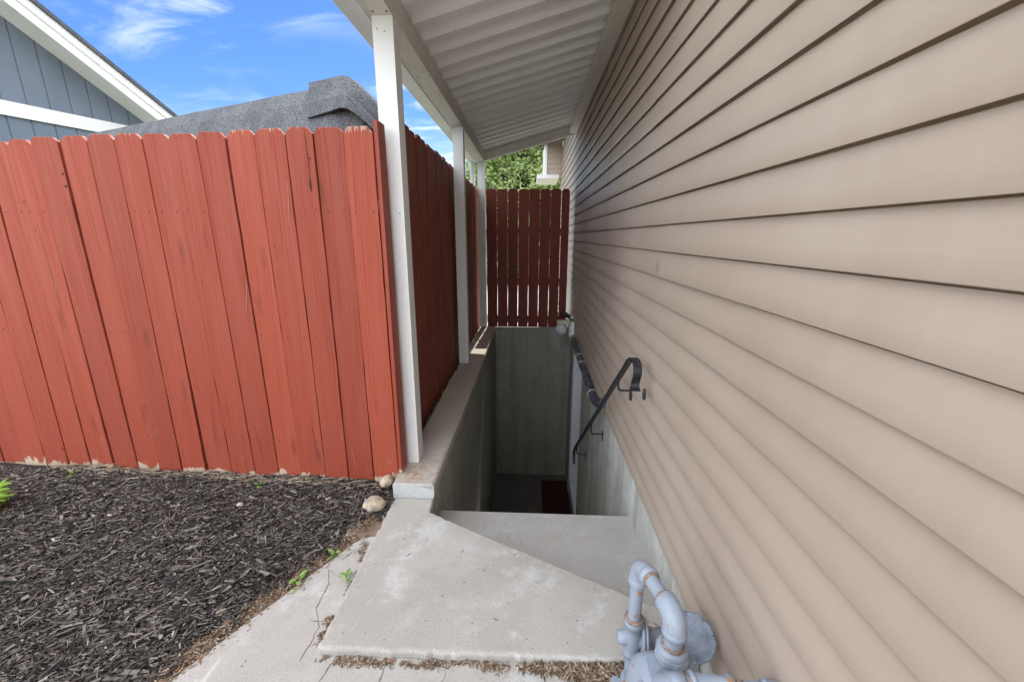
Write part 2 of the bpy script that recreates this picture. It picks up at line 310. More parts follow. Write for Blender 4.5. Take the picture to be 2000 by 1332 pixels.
def thing(name, loc, label, cat, group=None):
    o = bpy.data.objects.new(name, None); C.objects.link(o); o.location = Vector(loc)+Vector((0, 0, CZ)); o['_o'] = tuple(loc); o.empty_display_size = .1
    return tag(o, label, cat, group)
def struct(name, mb, mat, **k): return tag(mb.build(name, mat, **k), kind='structure')
def arc(c, u, v, r, a0, a1, n=8):
    c, u, v = Vector(c), Vector(u), Vector(v)
    return [c+(u*math.cos(R(a0+(a1-a0)*i/n))+v*math.sin(R(a0+(a1-a0)*i/n)))*r for i in range(n+1)]

# ------------------------------------------------------------------ key levels (from the eye)
ZG, ZS, ZSTEP, ZW, ZF = -1.28, -1.25, -1.42, -1.173, -3.35
W_, XF = .516, .535        # face of the siding, face of the foundation
XI, XO = -.462, -.66       # inner and outer face of the retaining wall
YE = 5.29

# ------------------------------------------------------------------ ground
mb = MB(); zg = ZG-.03
hx0, hx1, hy0, hy1 = -.62, .75, 1.02, 5.45
mb.add([(-400, -400, zg), (400, -400, zg), (400, hy0, zg), (-400, hy0, zg)], [(0, 1, 2, 3)])
mb.add([(-400, hy1, zg), (400, hy1, zg), (400, 400, zg), (-400, 400, zg)], [(0, 1, 2, 3)])
mb.add([(-400, hy0, zg), (hx0, hy0, zg), (hx0, hy1, zg), (-400, hy1, zg)], [(0, 1, 2, 3)])
mb.add([(hx1, hy0, zg), (400, hy0, zg), (400, hy1, zg), (hx1, hy1, zg)], [(0, 1, 2, 3)])
struct('ground', mb, M['grass_ground'], origin=(0, 0, zg))
EDGE = [(-9.0, -3.9), (-3.2, -3.1), (-1.75, -.45), (-1.30, .42), (-1.053, .874), (-1.013, .962), (-.92, 1.134), (-.821, 1.321), (-.734, 1.482), (-.695, 1.545)]
mb = MB(); poly = EDGE+[(-.64, 1.62), (-.64, 1.05), (.533, 1.05), (.533, -16), (-9.0, -16)]
edge2 = []
for (a, b) in zip(EDGE[3:-1], EDGE[4:]):
    for q in range(4):
        t = q/4; edge2.append((a[0]+(b[0]-a[0])*t+random.uniform(-.004, .004), a[1]+(b[1]-a[1])*t))
mb.prism((EDGE[:3]+edge2+poly[len(EDGE)-1:])[::-1], ZG-.06, ZG)
pav = struct('paving', mb, M['paving'], origin=(0, 0, ZG), bevel=.004)
# cracks of the paving: thin open joints filled with dirt
def ribbon(mb, pts, w, z, jit=.003):
    P = []
    for a, b in zip(pts[:-1], pts[1:]):
        n = max(2, int((Vector(b)-Vector(a)).length/.012))
        for i in range(n): P.append(Vector(a).lerp(Vector(b), i/n)+Vector((random.uniform(-jit, jit), random.uniform(-jit, jit))))
    P.append(Vector(pts[-1])); L = []
    for i, p in enumerate(P):
        t = (P[min(i+1, len(P)-1)]-P[max(i-1, 0)]).normalized(); nrm = Vector((-t.y, t.x)); ww = w*random.uniform(.35, 1.2)*(1 if 0 < i < len(P)-1 else .1)
        L += [(*(p+nrm*ww), z), (*(p-nrm*ww), z)]
    mb.add(L, [(2*i, 2*i+1, 2*i+3, 2*i+2) for i in range(len(P)-1)])
mb = MB()
for pts, ww in (([(-.786, 1.315), (-.75, 1.243), (-.747, 1.143), (-.70, 1.066), (-.697, 1.0), (-.70, .95)], .0014), ([(-.78, 1.302), (-.713, 1.273)], .0012), ([(-.745, 1.09), (-.66, 1.088)], .0016), ([(-.755, 1.36), (-.70, 1.45)], .0014),
                ([(-.60, .955), (-.615, .86), (-.60, .80), (-.63, .72)], .0016), ([(-.43, .95), (-.435, .86), (-.415, .78), (-.43, .70)], .0014), ([(-.24, .95), (-.25, .88), (-.235, .76)], .0012), ([(-.80, .80), (-.69, .845), (-.66, .90)], .0010), ([(-.05, .93), (-.02, .86), (.03, .80)], .0010)):
    ribbon(mb, pts, ww, ZG+.0012)
mb.build('crack', M['crack'], pav)
# mulch bed ground
def dist_edge(x, y):                                # signed distance from the paving's edge, positive in the bed
    best = 9
    for (a, b) in zip(EDGE[:-1], EDGE[1:]):
        dx, dy = b[0]-a[0], b[1]-a[1]; L2 = dx*dx+dy*dy; t = max(0, min(1, ((x-a[0])*dx+(y-a[1])*dy)/L2))
        d = math.hypot(x-a[0]-t*dx, y-a[1]-t*dy); s = -((x-a[0])*dy-(y-a[1])*dx)
        if d < abs(best): best = d if s > 0 else -d
    if y > 1.5: best = max(best, 0) if x < -.70 else best
    return best
def bed_z(x, y):
    if y > 1.5: d = min(.25, max(0, -.655-x))+.03
    else: d = dist_edge(x, y)
    h = ZG-.014+.035*min(1, max(d, -.1)/.18)+.028*max(0, min(1, (y-1.25)/.6))
    return h+.012*noise.noise(Vector((x*3.1, y*3.1, 0)))+.004*noise.noise(Vector((x*14, y*14, 3)))
mb = MB(); nx, ny = 170, 100; X0, X1, Y0, Y1 = -4.6, -.655, -.3, 1.96
vs = [(X0+(X1-X0)*i/nx, Y0+(Y1-Y0)*j/ny) for j in range(ny+1) for i in range(nx+1)]
mb.add([(x, y, bed_z(x, y)) for x, y in vs], [(j*(nx+1)+i, j*(nx+1)+i+1, (j+1)*(nx+1)+i+1, (j+1)*(nx+1)+i) for j in range(ny) for i in range(nx) if dist_edge(*vs[j*(nx+1)+i]) > -.06 or vs[j*(nx+1)+i][1] > 1.5], True)
m = Mt('bed_soil', .95, .2); n = m.noise(55, 6, rough=.7); pn = m.noise(7, 4)
m.col(m.mix(m.ramp(pn, .3, .7), m.mix(n, (.20, .13, .09), (.33, .235, .17)), m.mix(n, (.12, .08, .06), (.24, .165, .12)))); M['bedsoil'] = m.bump(n, .7, .006).m
fm = [1 if (dist_edge(*vs[0][:2]) if False else (lambda p: max(dist_edge(p[0], p[1]), (-.70-p[0]) if p[1] > 1.5 else -9) > .07+.05*noise.noise(Vector((p[0]*7, p[1]*7, 0))))(mb.v[f[0]])) else 0 for f in mb.f]
mb.mi = fm
struct('soil', mb, M['bedsoil'], mats=[M['bedsoil'], M['mulchbase']])

# mulch chips and litter: uncountable, one object each
def chips(name, mat, n, pos, lens, wids, tones, lift=.004, tilt=.35, rotf=None, kind='stuff', label=None, cat=None):
    V = np.zeros((n, 8, 3)); T = np.zeros((n, 8)); k = 0; tries = 0
    while k < n and tries < n*20:
        tries += 1
        x, y = pos()
        if x is None: continue
        L, wd, tk = lens(), wids(), random.uniform(.0012, .004)
        yaw = rotf() if rotf else random.uniform(0, math.pi); pit = random.gauss(0, tilt)*.5; rol = random.gauss(0, tilt)
        m3 = (Matrix.Rotation(yaw, 3, 'Z') @ Matrix.Rotation(pit, 3, 'Y') @ Matrix.Rotation(rol, 3, 'X'))
        z = bed_z(x, y) if name == 'mulch' else pos.z(x, y)
        c = np.array((x, y, z+lift+random.random()**2*.012*(1 if name == 'mulch' else .5)))
        e0, e1 = random.uniform(.25, 1), random.uniform(.15, .9); sk = random.uniform(-.3, .3)*L; bow = random.uniform(-.08, .08)*L
        loc = []
        for sz in (-1, 1):
            loc += [(-L/2, -wd/2*e0, sz*tk/2), (L/2, -wd/2*e1+sk*.2, sz*tk/2+bow), (L/2-abs(sk)*.3, wd/2*e1+sk*.2, sz*tk/2+bow), (-L/2+abs(sk)*.3, wd/2*e0, sz*tk/2)]
        V[k] = np.array([tuple(m3 @ Vector(p)) for p in loc])+c; T[k] = tones(); k += 1
    F = np.array([(3, 2, 1, 0), (4, 5, 6, 7), (0, 1, 5, 4), (1, 2, 6, 5), (2, 3, 7, 6), (3, 0, 4, 7)])
    mb = MB(); mb.v = V[:k].reshape(-1, 3).tolist(); mb.f = (F[None]+np.arange(k)[:, None, None]*8).reshape(-1, 4).tolist(); mb.sm = [False]*len(mb.f); mb.mi = [0]*len(mb.f)
    o = mb.build(name, mat, tone=T[:k].reshape(-1)); return tag(o, label, cat, None, kind)
class Pos:
    def __init__(s, f, z): s.f = f; s.z = z
    def __call__(s): return s.f()
def bedpos():
    x = -.66-abs(random.random()**1.15)*3.0; y = random.uniform(.45, 1.86)
    if y > 1.86-.031*(x+.7) : return None, None
    d = dist_edge(x, y)
    if y > 1.5: d = max(d, (-.69-x))
    if d < .012+abs(noise.noise(Vector((x*9, y*9, 0))))*.12: return None, None
    return x, y
Mx = Pos(bedpos, bed_z)
def mtone(): r = random.random(); return min(1, r**1.15*.94) if random.random() > .035 else random.uniform(.93, 1)
chips('mulch', M['mulch'], 52000, Mx, lambda: min(.095, .007+random.expovariate(1/.014)*random.choice((.7, 1, 1.3))), lambda: min(.020, .0018+random.expovariate(1/.0036)) if random.random() > .06 else random.uniform(.008, .019), mtone, .004, .38, lambda: random.choice((random.gauss(.45, .55), random.uniform(0, 3.14))), label='black shredded bark mulch covering the bed below the red fence', cat='mulch')
def along(pts, w_, bias=0):
    segs = [(Vector(a), Vector(b)) for a, b in zip(pts[:-1], pts[1:])]; Ls = [(b-a).length for a, b in segs]
    def f():
        a, b = random.choices(segs, Ls)[0]; t = random.random(); p = a.lerp(b, t); d = (b-a).normalized()
        q = p+Vector((-d.y, d.x))*(random.gauss(0, w_)+bias); return q.x, q.y
    return f
def broken(f, k=7, th=-.05, seed=0):
    def g():
        for _ in range(60):
            x, y = f()
            if noise.noise(Vector((x*k, y*k, seed)))+.35*noise.noise(Vector((x*k*3.3, y*k*3.3, seed+4))) > th+random.uniform(-.1, .1): return x, y
        return x, y
    return g
def ltone(): return random.random()**.9
flat = lambda z: (lambda x, y: z)
Lp = []
chips('leaf_litter', M['litter'], 2600, Pos(along([(-1.2, .60), (-1.053, .874), (-.92, 1.134), (-.80, 1.36), (-.70, 1.52), (-.675, 1.74)], .022, .035), lambda x, y: max(bed_z(x, y), ZG-.004)), lambda: random.uniform(.004, .022), lambda: random.uniform(.001, .004), ltone, .003, .4, label='brown bark crumbs and dry bits along the edge of the mulch bed', cat='leaf litter')
chips('leaf_litter', M['litter'], 1100, Pos(broken(along([(-.70, 1.50), (-.672, 1.25), (-.668, 1.05), (-.670, .968), (-.60, .962), (-.30, .965), (-.05, .968)], .009, -.003), 9, .06, 3), flat(ZG)), lambda: random.uniform(.003, .016), lambda: random.uniform(.001, .0035), ltone, .001, .4, label='dry brown litter packed in the joint around the raised slab', cat='leaf litter')
def pile():
    t = random.random()**.42; x = -.04+.38*t; y = .966-abs(random.gauss(0, .003+.040*t*t)); return x, y
chips('leaf_litter', M['litter'], 2200, Pos(pile, lambda x, y: ZG+.018*max(0, 1-abs(y-.94)/.09)*max(0, min(1, (x)/.3))), lambda: random.uniform(.006, .055), lambda: random.uniform(.0008, .005), lambda: random.choice((random.uniform(0, .3), random.uniform(.3, .75), random.uniform(.75, .96))), .002, .5, label='drift of dry leaves and stems against the slab by the gas meter', cat='leaf litter')
chips('leaf_litter', M['litter'], 380, Pos(along([(.36, 1.12), (.50, 1.17), (.528, 1.30)], .012, 0), lambda x, y: ZSTEP if y > 1.145+(.36-x)*.5 else ZS), lambda: random.uniform(.006, .028), lambda: random.uniform(.001, .003), ltone, .002, .4, label='dry grass bits in the corner of the step behind the meter', cat='leaf litter')
chips('leaf_litter', M['litter'], 260, Pos(along([(-2.6, 1.865), (-1.7, 1.845), (-1.1, 1.82), (-.72, 1.81)], .016, -.01), lambda x, y: bed_z(x, y)+.008), lambda: random.uniform(.02, .09), lambda: random.uniform(.001, .0025), lambda: random.uniform(.55, .95), .004, .25, lambda: random.gauss(0, .35), label='pale dry grass stems lying along the foot of the red fence', cat='leaf litter')

# ------------------------------------------------------------------ slab, stairs, walls
def rough(poly, step=.018, j=.0016):
    out = []
    for i, a in enumerate(poly):
        b = poly[(i+1) % len(poly)]; n = max(1, int(math.dist(a, b)/step)); nx_, ny_ = (b[1]-a[1])/math.dist(a, b), -(b[0]-a[0])/math.dist(a, b)
        for q in range(n):
            t = q/n; d = 0 if q == 0 else random.gauss(0, j)+(.0 if random.random() > .04 else -.005); out.append((a[0]+(b[0]-a[0])*t+nx_*d, a[1]+(b[1]-a[1])*t+ny_*d))
    return out
mb = MB(); mb.prism(rough([(-.655, .973), (.532, .985), (.532, 1.14), (-.452, 1.635), (-.466, 1.739), (-.658, 1.739)]), -1.62, ZS)
struct('slab', mb, M['slab'], origin=(0, 1.3, ZS), bevel=.012, seg=3)
st = thing('basement_stairs', (0, 1.88, ZF), 'worn concrete steps going down between the retaining wall and the house', 'stairs')
for k in range(11):
    y0 = 1.0 if k == 0 else 1.876+.225*(k-1)
    mb = MB(); mb.box((XI-.03, y0, -3.6 if k else -1.8), (XF+.02, 1.88+.225*k, ZSTEP-.1755*k)); mb.build('tread', M['step'], st, origin=(0, y0, ZSTEP-.1755*k-.1), bevel=.006)
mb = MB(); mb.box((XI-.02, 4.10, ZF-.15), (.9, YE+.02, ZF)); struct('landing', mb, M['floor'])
mb = MB()
prof = [(.185, 4.22), (.545, 4.22), (.545, 5.13), (.185, 5.13)]
mb.prism(prof, ZF+.001, ZF+.014); tag(mb.build('door_mat', M['mat'], bevel=.003), 'dark red mat on the landing at the foot of the stairs', 'mat')
wl = thing('retaining_wall', (-.56, 3.5, ZF), 'grey concrete retaining wall with rusty stained top carrying the white posts', 'wall')
def rough_box(mb, a, b, n, amp, seed):               # a cast wall block with slightly uneven arrises
    mb.box(a, b)
mb = MB(); mb.box((XO, 1.741, -3.6), (XI, YE+.19, ZW-.012)); mb.build('wall_face', M['well'], wl, origin=(0, 0, 0))
mb = MB()
ny = 160; ring = []
for i in range(ny+1):
    y = 1.739+(YE+.19-1.741)*i/ny; j1, j2 = [.003*noise.noise(Vector((y*9, s, 0)))+.002*noise.noise(Vector((y*31, s, 5))) for s in (1, 7)]; e = .004 if i in (0, ny) else 0
    yy = y+(.004 if i == 0 else 0)
    ring += [(XO-.003, y, -1.262), (XO-.003+j1, y, ZW-.008), (XO+.006+j1, yy, ZW+j2*.5), (XI-.007+j2, yy, ZW+j1*.5), (XI+.003+j2, y, ZW-.009), (XI+.003, y, ZW-.06), (XI-.01, y, -1.262)]
m7 = 7
mb.add(ring, [(i*m7+j, i*m7+(j+1) % m7, (i+1)*m7+(j+1) % m7, (i+1)*m7+j)[::-1] for i in range(ny) for j in range(m7)])
mb.add(ring[:7], [tuple(range(7))]); mb.add(ring[-7:], [tuple(range(7))[::-1]])
mb.build('wall_cap', M['walltop'], wl, origin=(0, 0, 0))
mb = MB(); mb.box((XI-.02, YE, -3.6), (XF+.3, YE+.187, ZW-.004)); mb.build('end_wall', M['well'], wl, origin=(0, 0, 0), bevel=.006)

# ------------------------------------------------------------------ the house
hs = thing('house', (3, 2, ZG), 'house with beige vinyl lap siding above a pale concrete foundation', 'house')
mb = MB(); LAP = .1016; zb0 = .0464-LAP*12; ys = []
y = -4.0
while y < 7.66: ys.append(y); y += .06 if y > .2 else .5
ys.append(7.66)
SEAMS = {5: (1.70,), 3: (2.62,), 6: (1.12, 4.4), 7: (2.9,), 8: (1.95,), 9: (3.7,), 4: (1.05,), 2: (3.3, 1.5), 10: (2.4,), 1: (2.1,)}     # panel ends, two courses to a panel
for v in SEAMS.values():
    for q in v: ys += [q-.0006, q+.0006]
ys.sort()
def seam_dx(k, y):
    d = 0
    for q in SEAMS.get(k//2, ()):
        if y < q: d -= .0026*max(0, 1-(q-y)/1.5)
    return d
ks = list(range(0, 27)); P = []
for k in ks:
    zb = zb0+LAP*k; zt = zb+LAP
    if k == 0: zb = -1.158
    for (dx, z, tag_) in ((.0196, zb+.010, 1), (.0022, zb+.010, 1), (.0018, zb+.0006, 1), (.0009, zb, 1), (0, zb+.0020, 1), (.0042, zb+.040, 1), (.0114, zt-.0042, 1), (.0195, zt-.0030, 1), (.0196, zt+.010, 1)):
        row = []
        for y in ys:
            wob = .0016*noise.noise(Vector((y*1.3, k*3.7, 0)))*tag_+.0007*noise.noise(Vector((y*4.1, k*5.3, 2)))*tag_
            zz = .0010*noise.noise(Vector((y*.9, k*2.1, 9)))
            row.append((W_+dx+wob+seam_dx(k, y)*tag_, y, z+zz))
        P.append(row)
ncol = len(ys)
vs = [v for row in P for v in row]
fs = []
for ki in range(len(ks)):
    for r_ in range(8):
        a = (ki*9+r_)*ncol
        fs += [(a+i, a+ncol+i, a+ncol+i+1, a+i+1) for i in range(ncol-1)]
mb.add(vs, fs, True)
sid = mb.build('siding', M['siding'], hs, origin=(0, 0, 0))
es = sid.modifiers.new('edge', 'EDGE_SPLIT'); es.split_angle = R(50)
# panel end laps: short vertical overlaps in the siding
mb = MB()
for k, y in ((6, 2.2), (8, 1.62), (10, 2.2), (14, 2.55), (16, 3.4), (3, 1.35), (5, 2.9), (12, 3.9)):
    zb = zb0+LAP*k
    for kk in (0,):
        z0 = zb+.006; mb.add([(W_-.0012, y, z0), (W_+.0035, y+.004, z0), (W_+.010, y+.004, z0+.093), (W_+.0045+.0035, y, z0+.093), (W_-.0012, y-.6, z0), (W_+.008, y-.6, z0+.093)], [(0, 1, 2, 3), (4, 0, 3, 5)])
# core walls
mb = MB(); mb.box((W_+.0200, -4, -1.15), (8.5, 7.655, 1.50)); mb.build('wall', M['siding'], hs, origin=(0, 0, 0))
mb = MB(); mb.box((XF, -4, -3.6), (8.4, 3.97, -1.151)); mb.build('foundation', M['found'], hs, origin=(0, 0, 0))
mb = MB(); mb.box((XF, 4.885, -3.6), (8.4, 7.65, -1.151)); mb.box((.80, 3.972, -3.6), (8.39, 4.883, -1.152)); mb.build('foundation', M['found'], hs, origin=(0, 0, 0))
mb = MB(); mb.box((.66, 3.975, ZF+.20), (.70, 4.80, -1.16)); dr = mb.build('door', M['greyblue'], hs, origin=(.66, 4.4, ZF+.2))
mb = MB(); mb.lathe((.66, 4.06, ZF+1.15), (-1, 0, 0), [(0, .028), (.006, .028), (.008, .012), (.04, .012), (.045, .026), (.07, .026), (.075, .01)]); mb.build('door_knob', M['brass'], dr)
mb = MB(); mb.box((.545, 4.835, ZF+.20), (.80, 4.883, -1.153)); mb.box((.55, 3.975, ZF+.02), (.80, 4.834, ZF+.195)); mb.build('door_frame', M['trimwhite'], hs, origin=(.6, 4.85, ZF), bevel=.002)
mb = MB(); mb.box((W_-.006, 7.655, -1.16), (W_+.09, 7.74, 1.5)); mb.build('corner_trim', M['siding'], hs, origin=(0, 0, 0))
# eave and roof of the house
mb = MB(); mb.prism([(.18, 1.52), (4.5, 3.3), (8.9, 1.52), (8.9, 1.66), (4.5, 3.45), (.18, 1.66)][::-1], -8.1, 4.3, Matrix(((1, 0, 0, 0), (0, 0, -1, 0), (0, 1, 0, 0), (0, 0, 0, 1))))
mb.build('roof', M['shingle'], hs)
# far bump-out box at the corner, lapped siding with white edge and gutter
mb = MB()
for k in range(7):
    z0 = 1.055+.088*k; mb.add([(.255, 7.69, z0), (.50, 7.69, z0), (.50, 7.70, z0+.09), (.255, 7.70, z0+.09), (.255, 7.70, z0), (.50, 7.70, z0)], [(0, 1, 2, 3), (4, 5, 1, 0)])
mb.box((.255, 7.702, 1.05), (.514, 8.6, 1.67)); mb.build('eave_box', M['siding'], hs, origin=(0, 0, 0))
mb = MB(); mb.box((.205, 7.68, 1.03), (.254, 8.6, 1.66)); mb.box((.08, 7.672, .985), (.47, 8.6, 1.048)); mb.build('gutter', M['rakewhite'], hs, bevel=.003)

# ------------------------------------------------------------------ patio cover
pc = thing('patio_cover', (-.63, 3.6, ZW), 'white metal lean-to cover with ribbed roof sheet on three posts over the stairs', 'patio cover')
for i, y in enumerate((1.93, 3.70, 5.325)):
    mb = MB(); mb.box((-.671, y, ZW+.001), (-.583, y+.089, .8785)); mb.cur = 1
    for (dx, z) in ((.02, .83), (.068, .10), (.02, -1.10), (.05, .82)):
        mb.lathe((-.671+dx, y+.001, z), (0, -1, 0), [(0, .003), (.002, .003), (.0025, .001)], 8)
    mb.cur = 0
    mb.build('post', M['white'], pc, origin=(-.627, y+.045, ZW), bevel=.003, mats=[M['white'], M['nail']])
mb = MB(); mb.box((-.668, 1.52, .8792), (-.584, 5.37, .985)); mb.cur = 1
for y in (1.90, 1.905, 2.6, 2.9, 3.62, 4.6, 5.40):
    for x in (-.655, -.598): mb.lathe((x, y, .8795), (0, 0, -1), [(0, .004), (.002, .004), (.003, .001)], 8)
mb.build('beam', M['beam'], pc, origin=(0, 0, 0), bevel=.002, mats=[M['beam'], M['nail']])
mb = MB(); mb.box((-.690, 1.52, .886), (-.674, 5.37, .99)); mb.build('flashing', M['beam'], pc, origin=(0, 0, 0))
mb = MB(); mb.box((-.786, 1.50, .880), (-.6905, 5.38, .985)); g_ = mb.build('gutter', M['gutter'], pc, origin=(0, 0, 0), bevel=.006)
mb = MB(); mb.tube([(-.745, 5.35, .89), (-.745, 5.35, .80), (-.75, 5.46, .72), (-.75, 5.47, -1.1)], .03, 4); mb.build('downspout', M['gutter'], pc)
def roof_z(x): return .992+(x+.586)*(1.262-.992)/1.02
mb = MB(); prof = []; y = 1.50
while y < 5.36: prof += [(y, .036), (y+.030, .019), (y+.058, 0), (y+.122, 0), (y+.142, .036), (y+.176, .037)]; y += .178
prof = [(a, b) for a, b in prof if a <= 5.385]
xs = [-.70, -.2, .2, .50]
vs = [(x, a, roof_z(x)+b+t) for t in (0, .0015) for x in xs for a, b in prof]; n = len(prof); q = len(xs)*n
fs = []
for t in (0, 1):
    for i in range(len(xs)-1):
        for j in range(n-1):
            f = (t*q+i*n+j, t*q+i*n+j+1, t*q+(i+1)*n+j+1, t*q+(i+1)*n+j); fs.append(f if t else f[::-1])
mb.add(vs, fs); mb.build('roof_panel', M['roofsheet'], pc, origin=(0, 0, 0), bevel=.0015)
mb = MB(); mb.box((.432, 1.50, 1.176), (.5135, 5.30, 1.248)); mb.cur = 1
for y in (2.55, 3.0, 3.4, 3.9, 4.4, 5.0): mb.lathe((.49, y, 1.1763), (0, 0, -1), [(0, .0035), (.0015, .0035), (.002, .001)], 8)
mb.build('ledger', M['beam'], pc, origin=(0, 0, 0), bevel=.002, mats=[M['beam'], M['nail']])
for y0, y1 in ((5.303, 5.352), (1.45, 1.498)):
    mb = MB(); mb.prism([(-.583, .884), (.5135, 1.176), (.5135, 1.278), (-.583, .987)][::-1], -y1, -y0, Matrix(((1, 0, 0, 0), (0, 0, -1, 0), (0, 1, 0, 0), (0, 0, 0, 1)))); mb.build('rafter', M['beam'], pc, origin=(0, 0, 0), bevel=.002)

# ------------------------------------------------------------------ fences
def picket_mb(wd, h0, h1, th, ear=.024, nails=(), lean=0, jit=.0014, seed=0, hole=False):
    """outline in local x (width) / z (height), thickness along local +y away from the viewer"""
    mb = MB(); rs = random.Random(seed); n = 16; e = ear*rs.uniform(.8, 1.2)
    L = [(-wd/2+rs.uniform(-jit, jit), h0+(h1-e-h0)*i/n) for i in range(n+1)]; Rr = [(wd/2+rs.uniform(-jit, jit), h0+(h1-e*rs.uniform(.9, 1.1)-h0)*i/n) for i in range(n+1)]
    Lt = (L[-1][0]+e*.95, h1+rs.uniform(-.003, .003)); Rt = (Rr[-1][0]-e*.95, h1+rs.uniform(-.003, .003))
    V = []
    for (a, b) in zip(L, Rr):
        bow = .0012*math.sin(a[1]*3+seed)
        V += [(a[0]+lean*(a[1]-h0), bow, a[1]), (b[0]+lean*(b[1]-h0), bow, b[1])]
    V += [(Lt[0]+lean*(Lt[1]-h0), 0, Lt[1]), (Rt[0]+lean*(Rt[1]-h0), 0, Rt[1])]
    k = len(V); V2 = [(x, y+th, z) for x, y, z in V]
    F = []
    for i in range(k//2-1):
        a, b, c, d = 2*i, 2*i+1, 2*i+3, 2*i+2; F += [(a, b, c, d), (k+d, k+c, k+b, k+a), (a, d, k+d, k+a), (b, k+b, k+c, c)]
    F += [(0, k, k+1, 1), (k-2, k-1, 2*k-1, 2*k-2)]
    mb.add(V+V2, F)
    mb.cur = 1
    for (x, z) in nails:
        x += rs.uniform(-.006, .006); z += rs.uniform(-.006, .006)
        mb.lathe((x+lean*(z-h0), .0, z), (0, -1, 0), [(-.001, .0032), (.0012, .0032), (.0016, .001)], 8)
    return mb
def add_picket(mb, name, fence, base, rz, mat):
    o = mb.build(name, mat, None, origin=(0, 0, 0), bevel=.0015, seg=1, mats=[mat, M['nail']])
    o.parent = fence; o.location = Vector(base)-Vector(fence['_o']); o.rotation_euler = (0, random.uniform(-.001, .001), rz); return o
ff = thing('wooden_fence', (-1.9, 1.88, -1.25), 'weathered red dog-eared picket fence behind the mulch bed', 'fence', None)
A = Vector((-.70, 1.84, 0)); U = Vector((-.99951, .03123, 0)); ang = math.atan2(-U.y, -U.x)
tops = [(-.027, -.036, .436), (.099, .099, .438), (.228, .237, .440), (.354, .354, .438), (.487, .496, .436), (.626, .615, .430), (.754, .750, .424), (.891, .874, .426), (1.015, 1.019, .426), (1.136, 1.166, .425), (1.273, 1.292, .423), (1.407, 1.418, .421), (1.550, 1.549, .415), (1.655, 1.700, .405)]
HOLES = ((1.029, -.365, .0032), (1.291, -.855, .0055), (1.835, -1.126, .0055), (1.032, -.817, .0028), (1.422, .268, .005), (1.423, .214, .006), (.849, -.215, .0035), (.578, .14, .003), (.465, -.051, .003), (1.655, .148, .004), (1.632, .022, .0035), (1.126, .201, .003), (.252, .32, .004))
tops += [(1.79+.132*i, 1.83+.132*i, .40) for i in range(14)]
gaps = {11: .010, 10: .004, 13: .012, 6: .006, 1: .004, 12: .005, 4: .008}
for i in range(len(tops)-1):
    (a, ab, za), (b, bb, zb) = tops[i], tops[i+1]
    g = gaps.get(i, .003)
    wt = b-a-g; wb_ = bb-ab-.003; wd = (wt+wb_)/2
    cb = (ab+bb)/2; ct = (a+b)/2; zbtm = -1.245; zt = (za+zb)/2+.004
    lean = -(ct-cb)/(zt-zbtm)
    base = A+U*cb+Vector((0, 0, 0)); base.z = zbtm; base.y += random.uniform(-.002, .002)+(.004 if i % 3 == 1 else 0)
    mbp = picket_mb(wd, 0, zt-zbtm, .017, nails=[(s*wd*.3, z-zbtm) for s in (-1, 1) for z in (.108, -.468, -1.03)], lean=lean, seed=i+3)
    add_picket(mbp, 'picket', ff, base, ang, M['fence'])
for z in (.108, -.468, -1.03):
    mb = MB(); a = A+U*(-.02)+Vector((0, .0215, 0)); b = A+U*3.6+Vector((0, .0215, 0)); dy = Vector((0, .038, 0))
    mb.add([(*a.xy, z-.045), (*b.xy, z-.045), (*(b+dy).xy, z-.045), (*(a+dy).xy, z-.045), (*a.xy, z+.045), (*b.xy, z+.045), (*(b+dy).xy, z+.045), (*(a+dy).xy, z+.045)], [(0, 1, 2, 3), (7, 6, 5, 4), (4, 5, 1, 0), (5, 6, 2, 1), (6, 7, 3, 2), (7, 4, 0, 3)])
    mb.build('rail', M['fence_in'], ff, origin=(-1.9, 1.88, z))
mb = MB(); mb.prism([(-.658, 1.822), (-.638, 1.818), (-.636, 1.900), (-.656, 1.902)], -1.165, .462); mb.build('corner_board', M['fence'], ff, origin=(-.647, 1.86, -1.165), bevel=.003)
def fpt(u, z, off=.0015): p = A+U*u; return Vector((p.x, p.y-off-.003, z))
for (u, z, r0) in HOLES:
    mb = MB(); n = 12; c0 = fpt(u, z); mb.add([c0+Vector((math.cos(2*math.pi*k/n)*r0*random.uniform(.7, 1.2)*.75, 0, math.sin(2*math.pi*k/n)*r0*random.uniform(.8, 1.3))) for k in range(n)], [tuple(range(n))]); mb.build('knot_hole', M['dark'], ff, origin=c0)
for pts, ww in ((((.263, .440), (.262, .36), (.259, .28), (.262, .24)), .0016), (((.262, .25), (.263, .215), (.262, .185)), .005), (((.40, -.85), (.395, -1.0), (.39, -1.19)), .0009), (((1.06, -.75), (1.05, -1.0)), .0008), (((.905, -.70), (.93, -.95), (.94, -1.15)), .0009), (((.70, -.95), (.69, -1.2)), .0013)):
    mb = MB(); P = []
    for a, b in zip(pts[:-1], pts[1:]):
        for q in range(6): t = q/6; P.append((a[0]+(b[0]-a[0])*t+random.uniform(-.0006, .0006), a[1]+(b[1]-a[1])*t))
    P.append(pts[-1]); L = []
    for i, p in enumerate(P):
        w_ = ww*random.uniform(.6, 1.2)*math.sin(math.pi*min(.97, max(.03, i/(len(P)-1)))); L += [fpt(p[0]-w_, p[1]), fpt(p[0]+w_, p[1])]
    mb.add(L, [(2*i, 2*i+1, 2*i+3, 2*i+2) for i in range(len(P)-1)]); mb.build('split', M['dark'], ff)
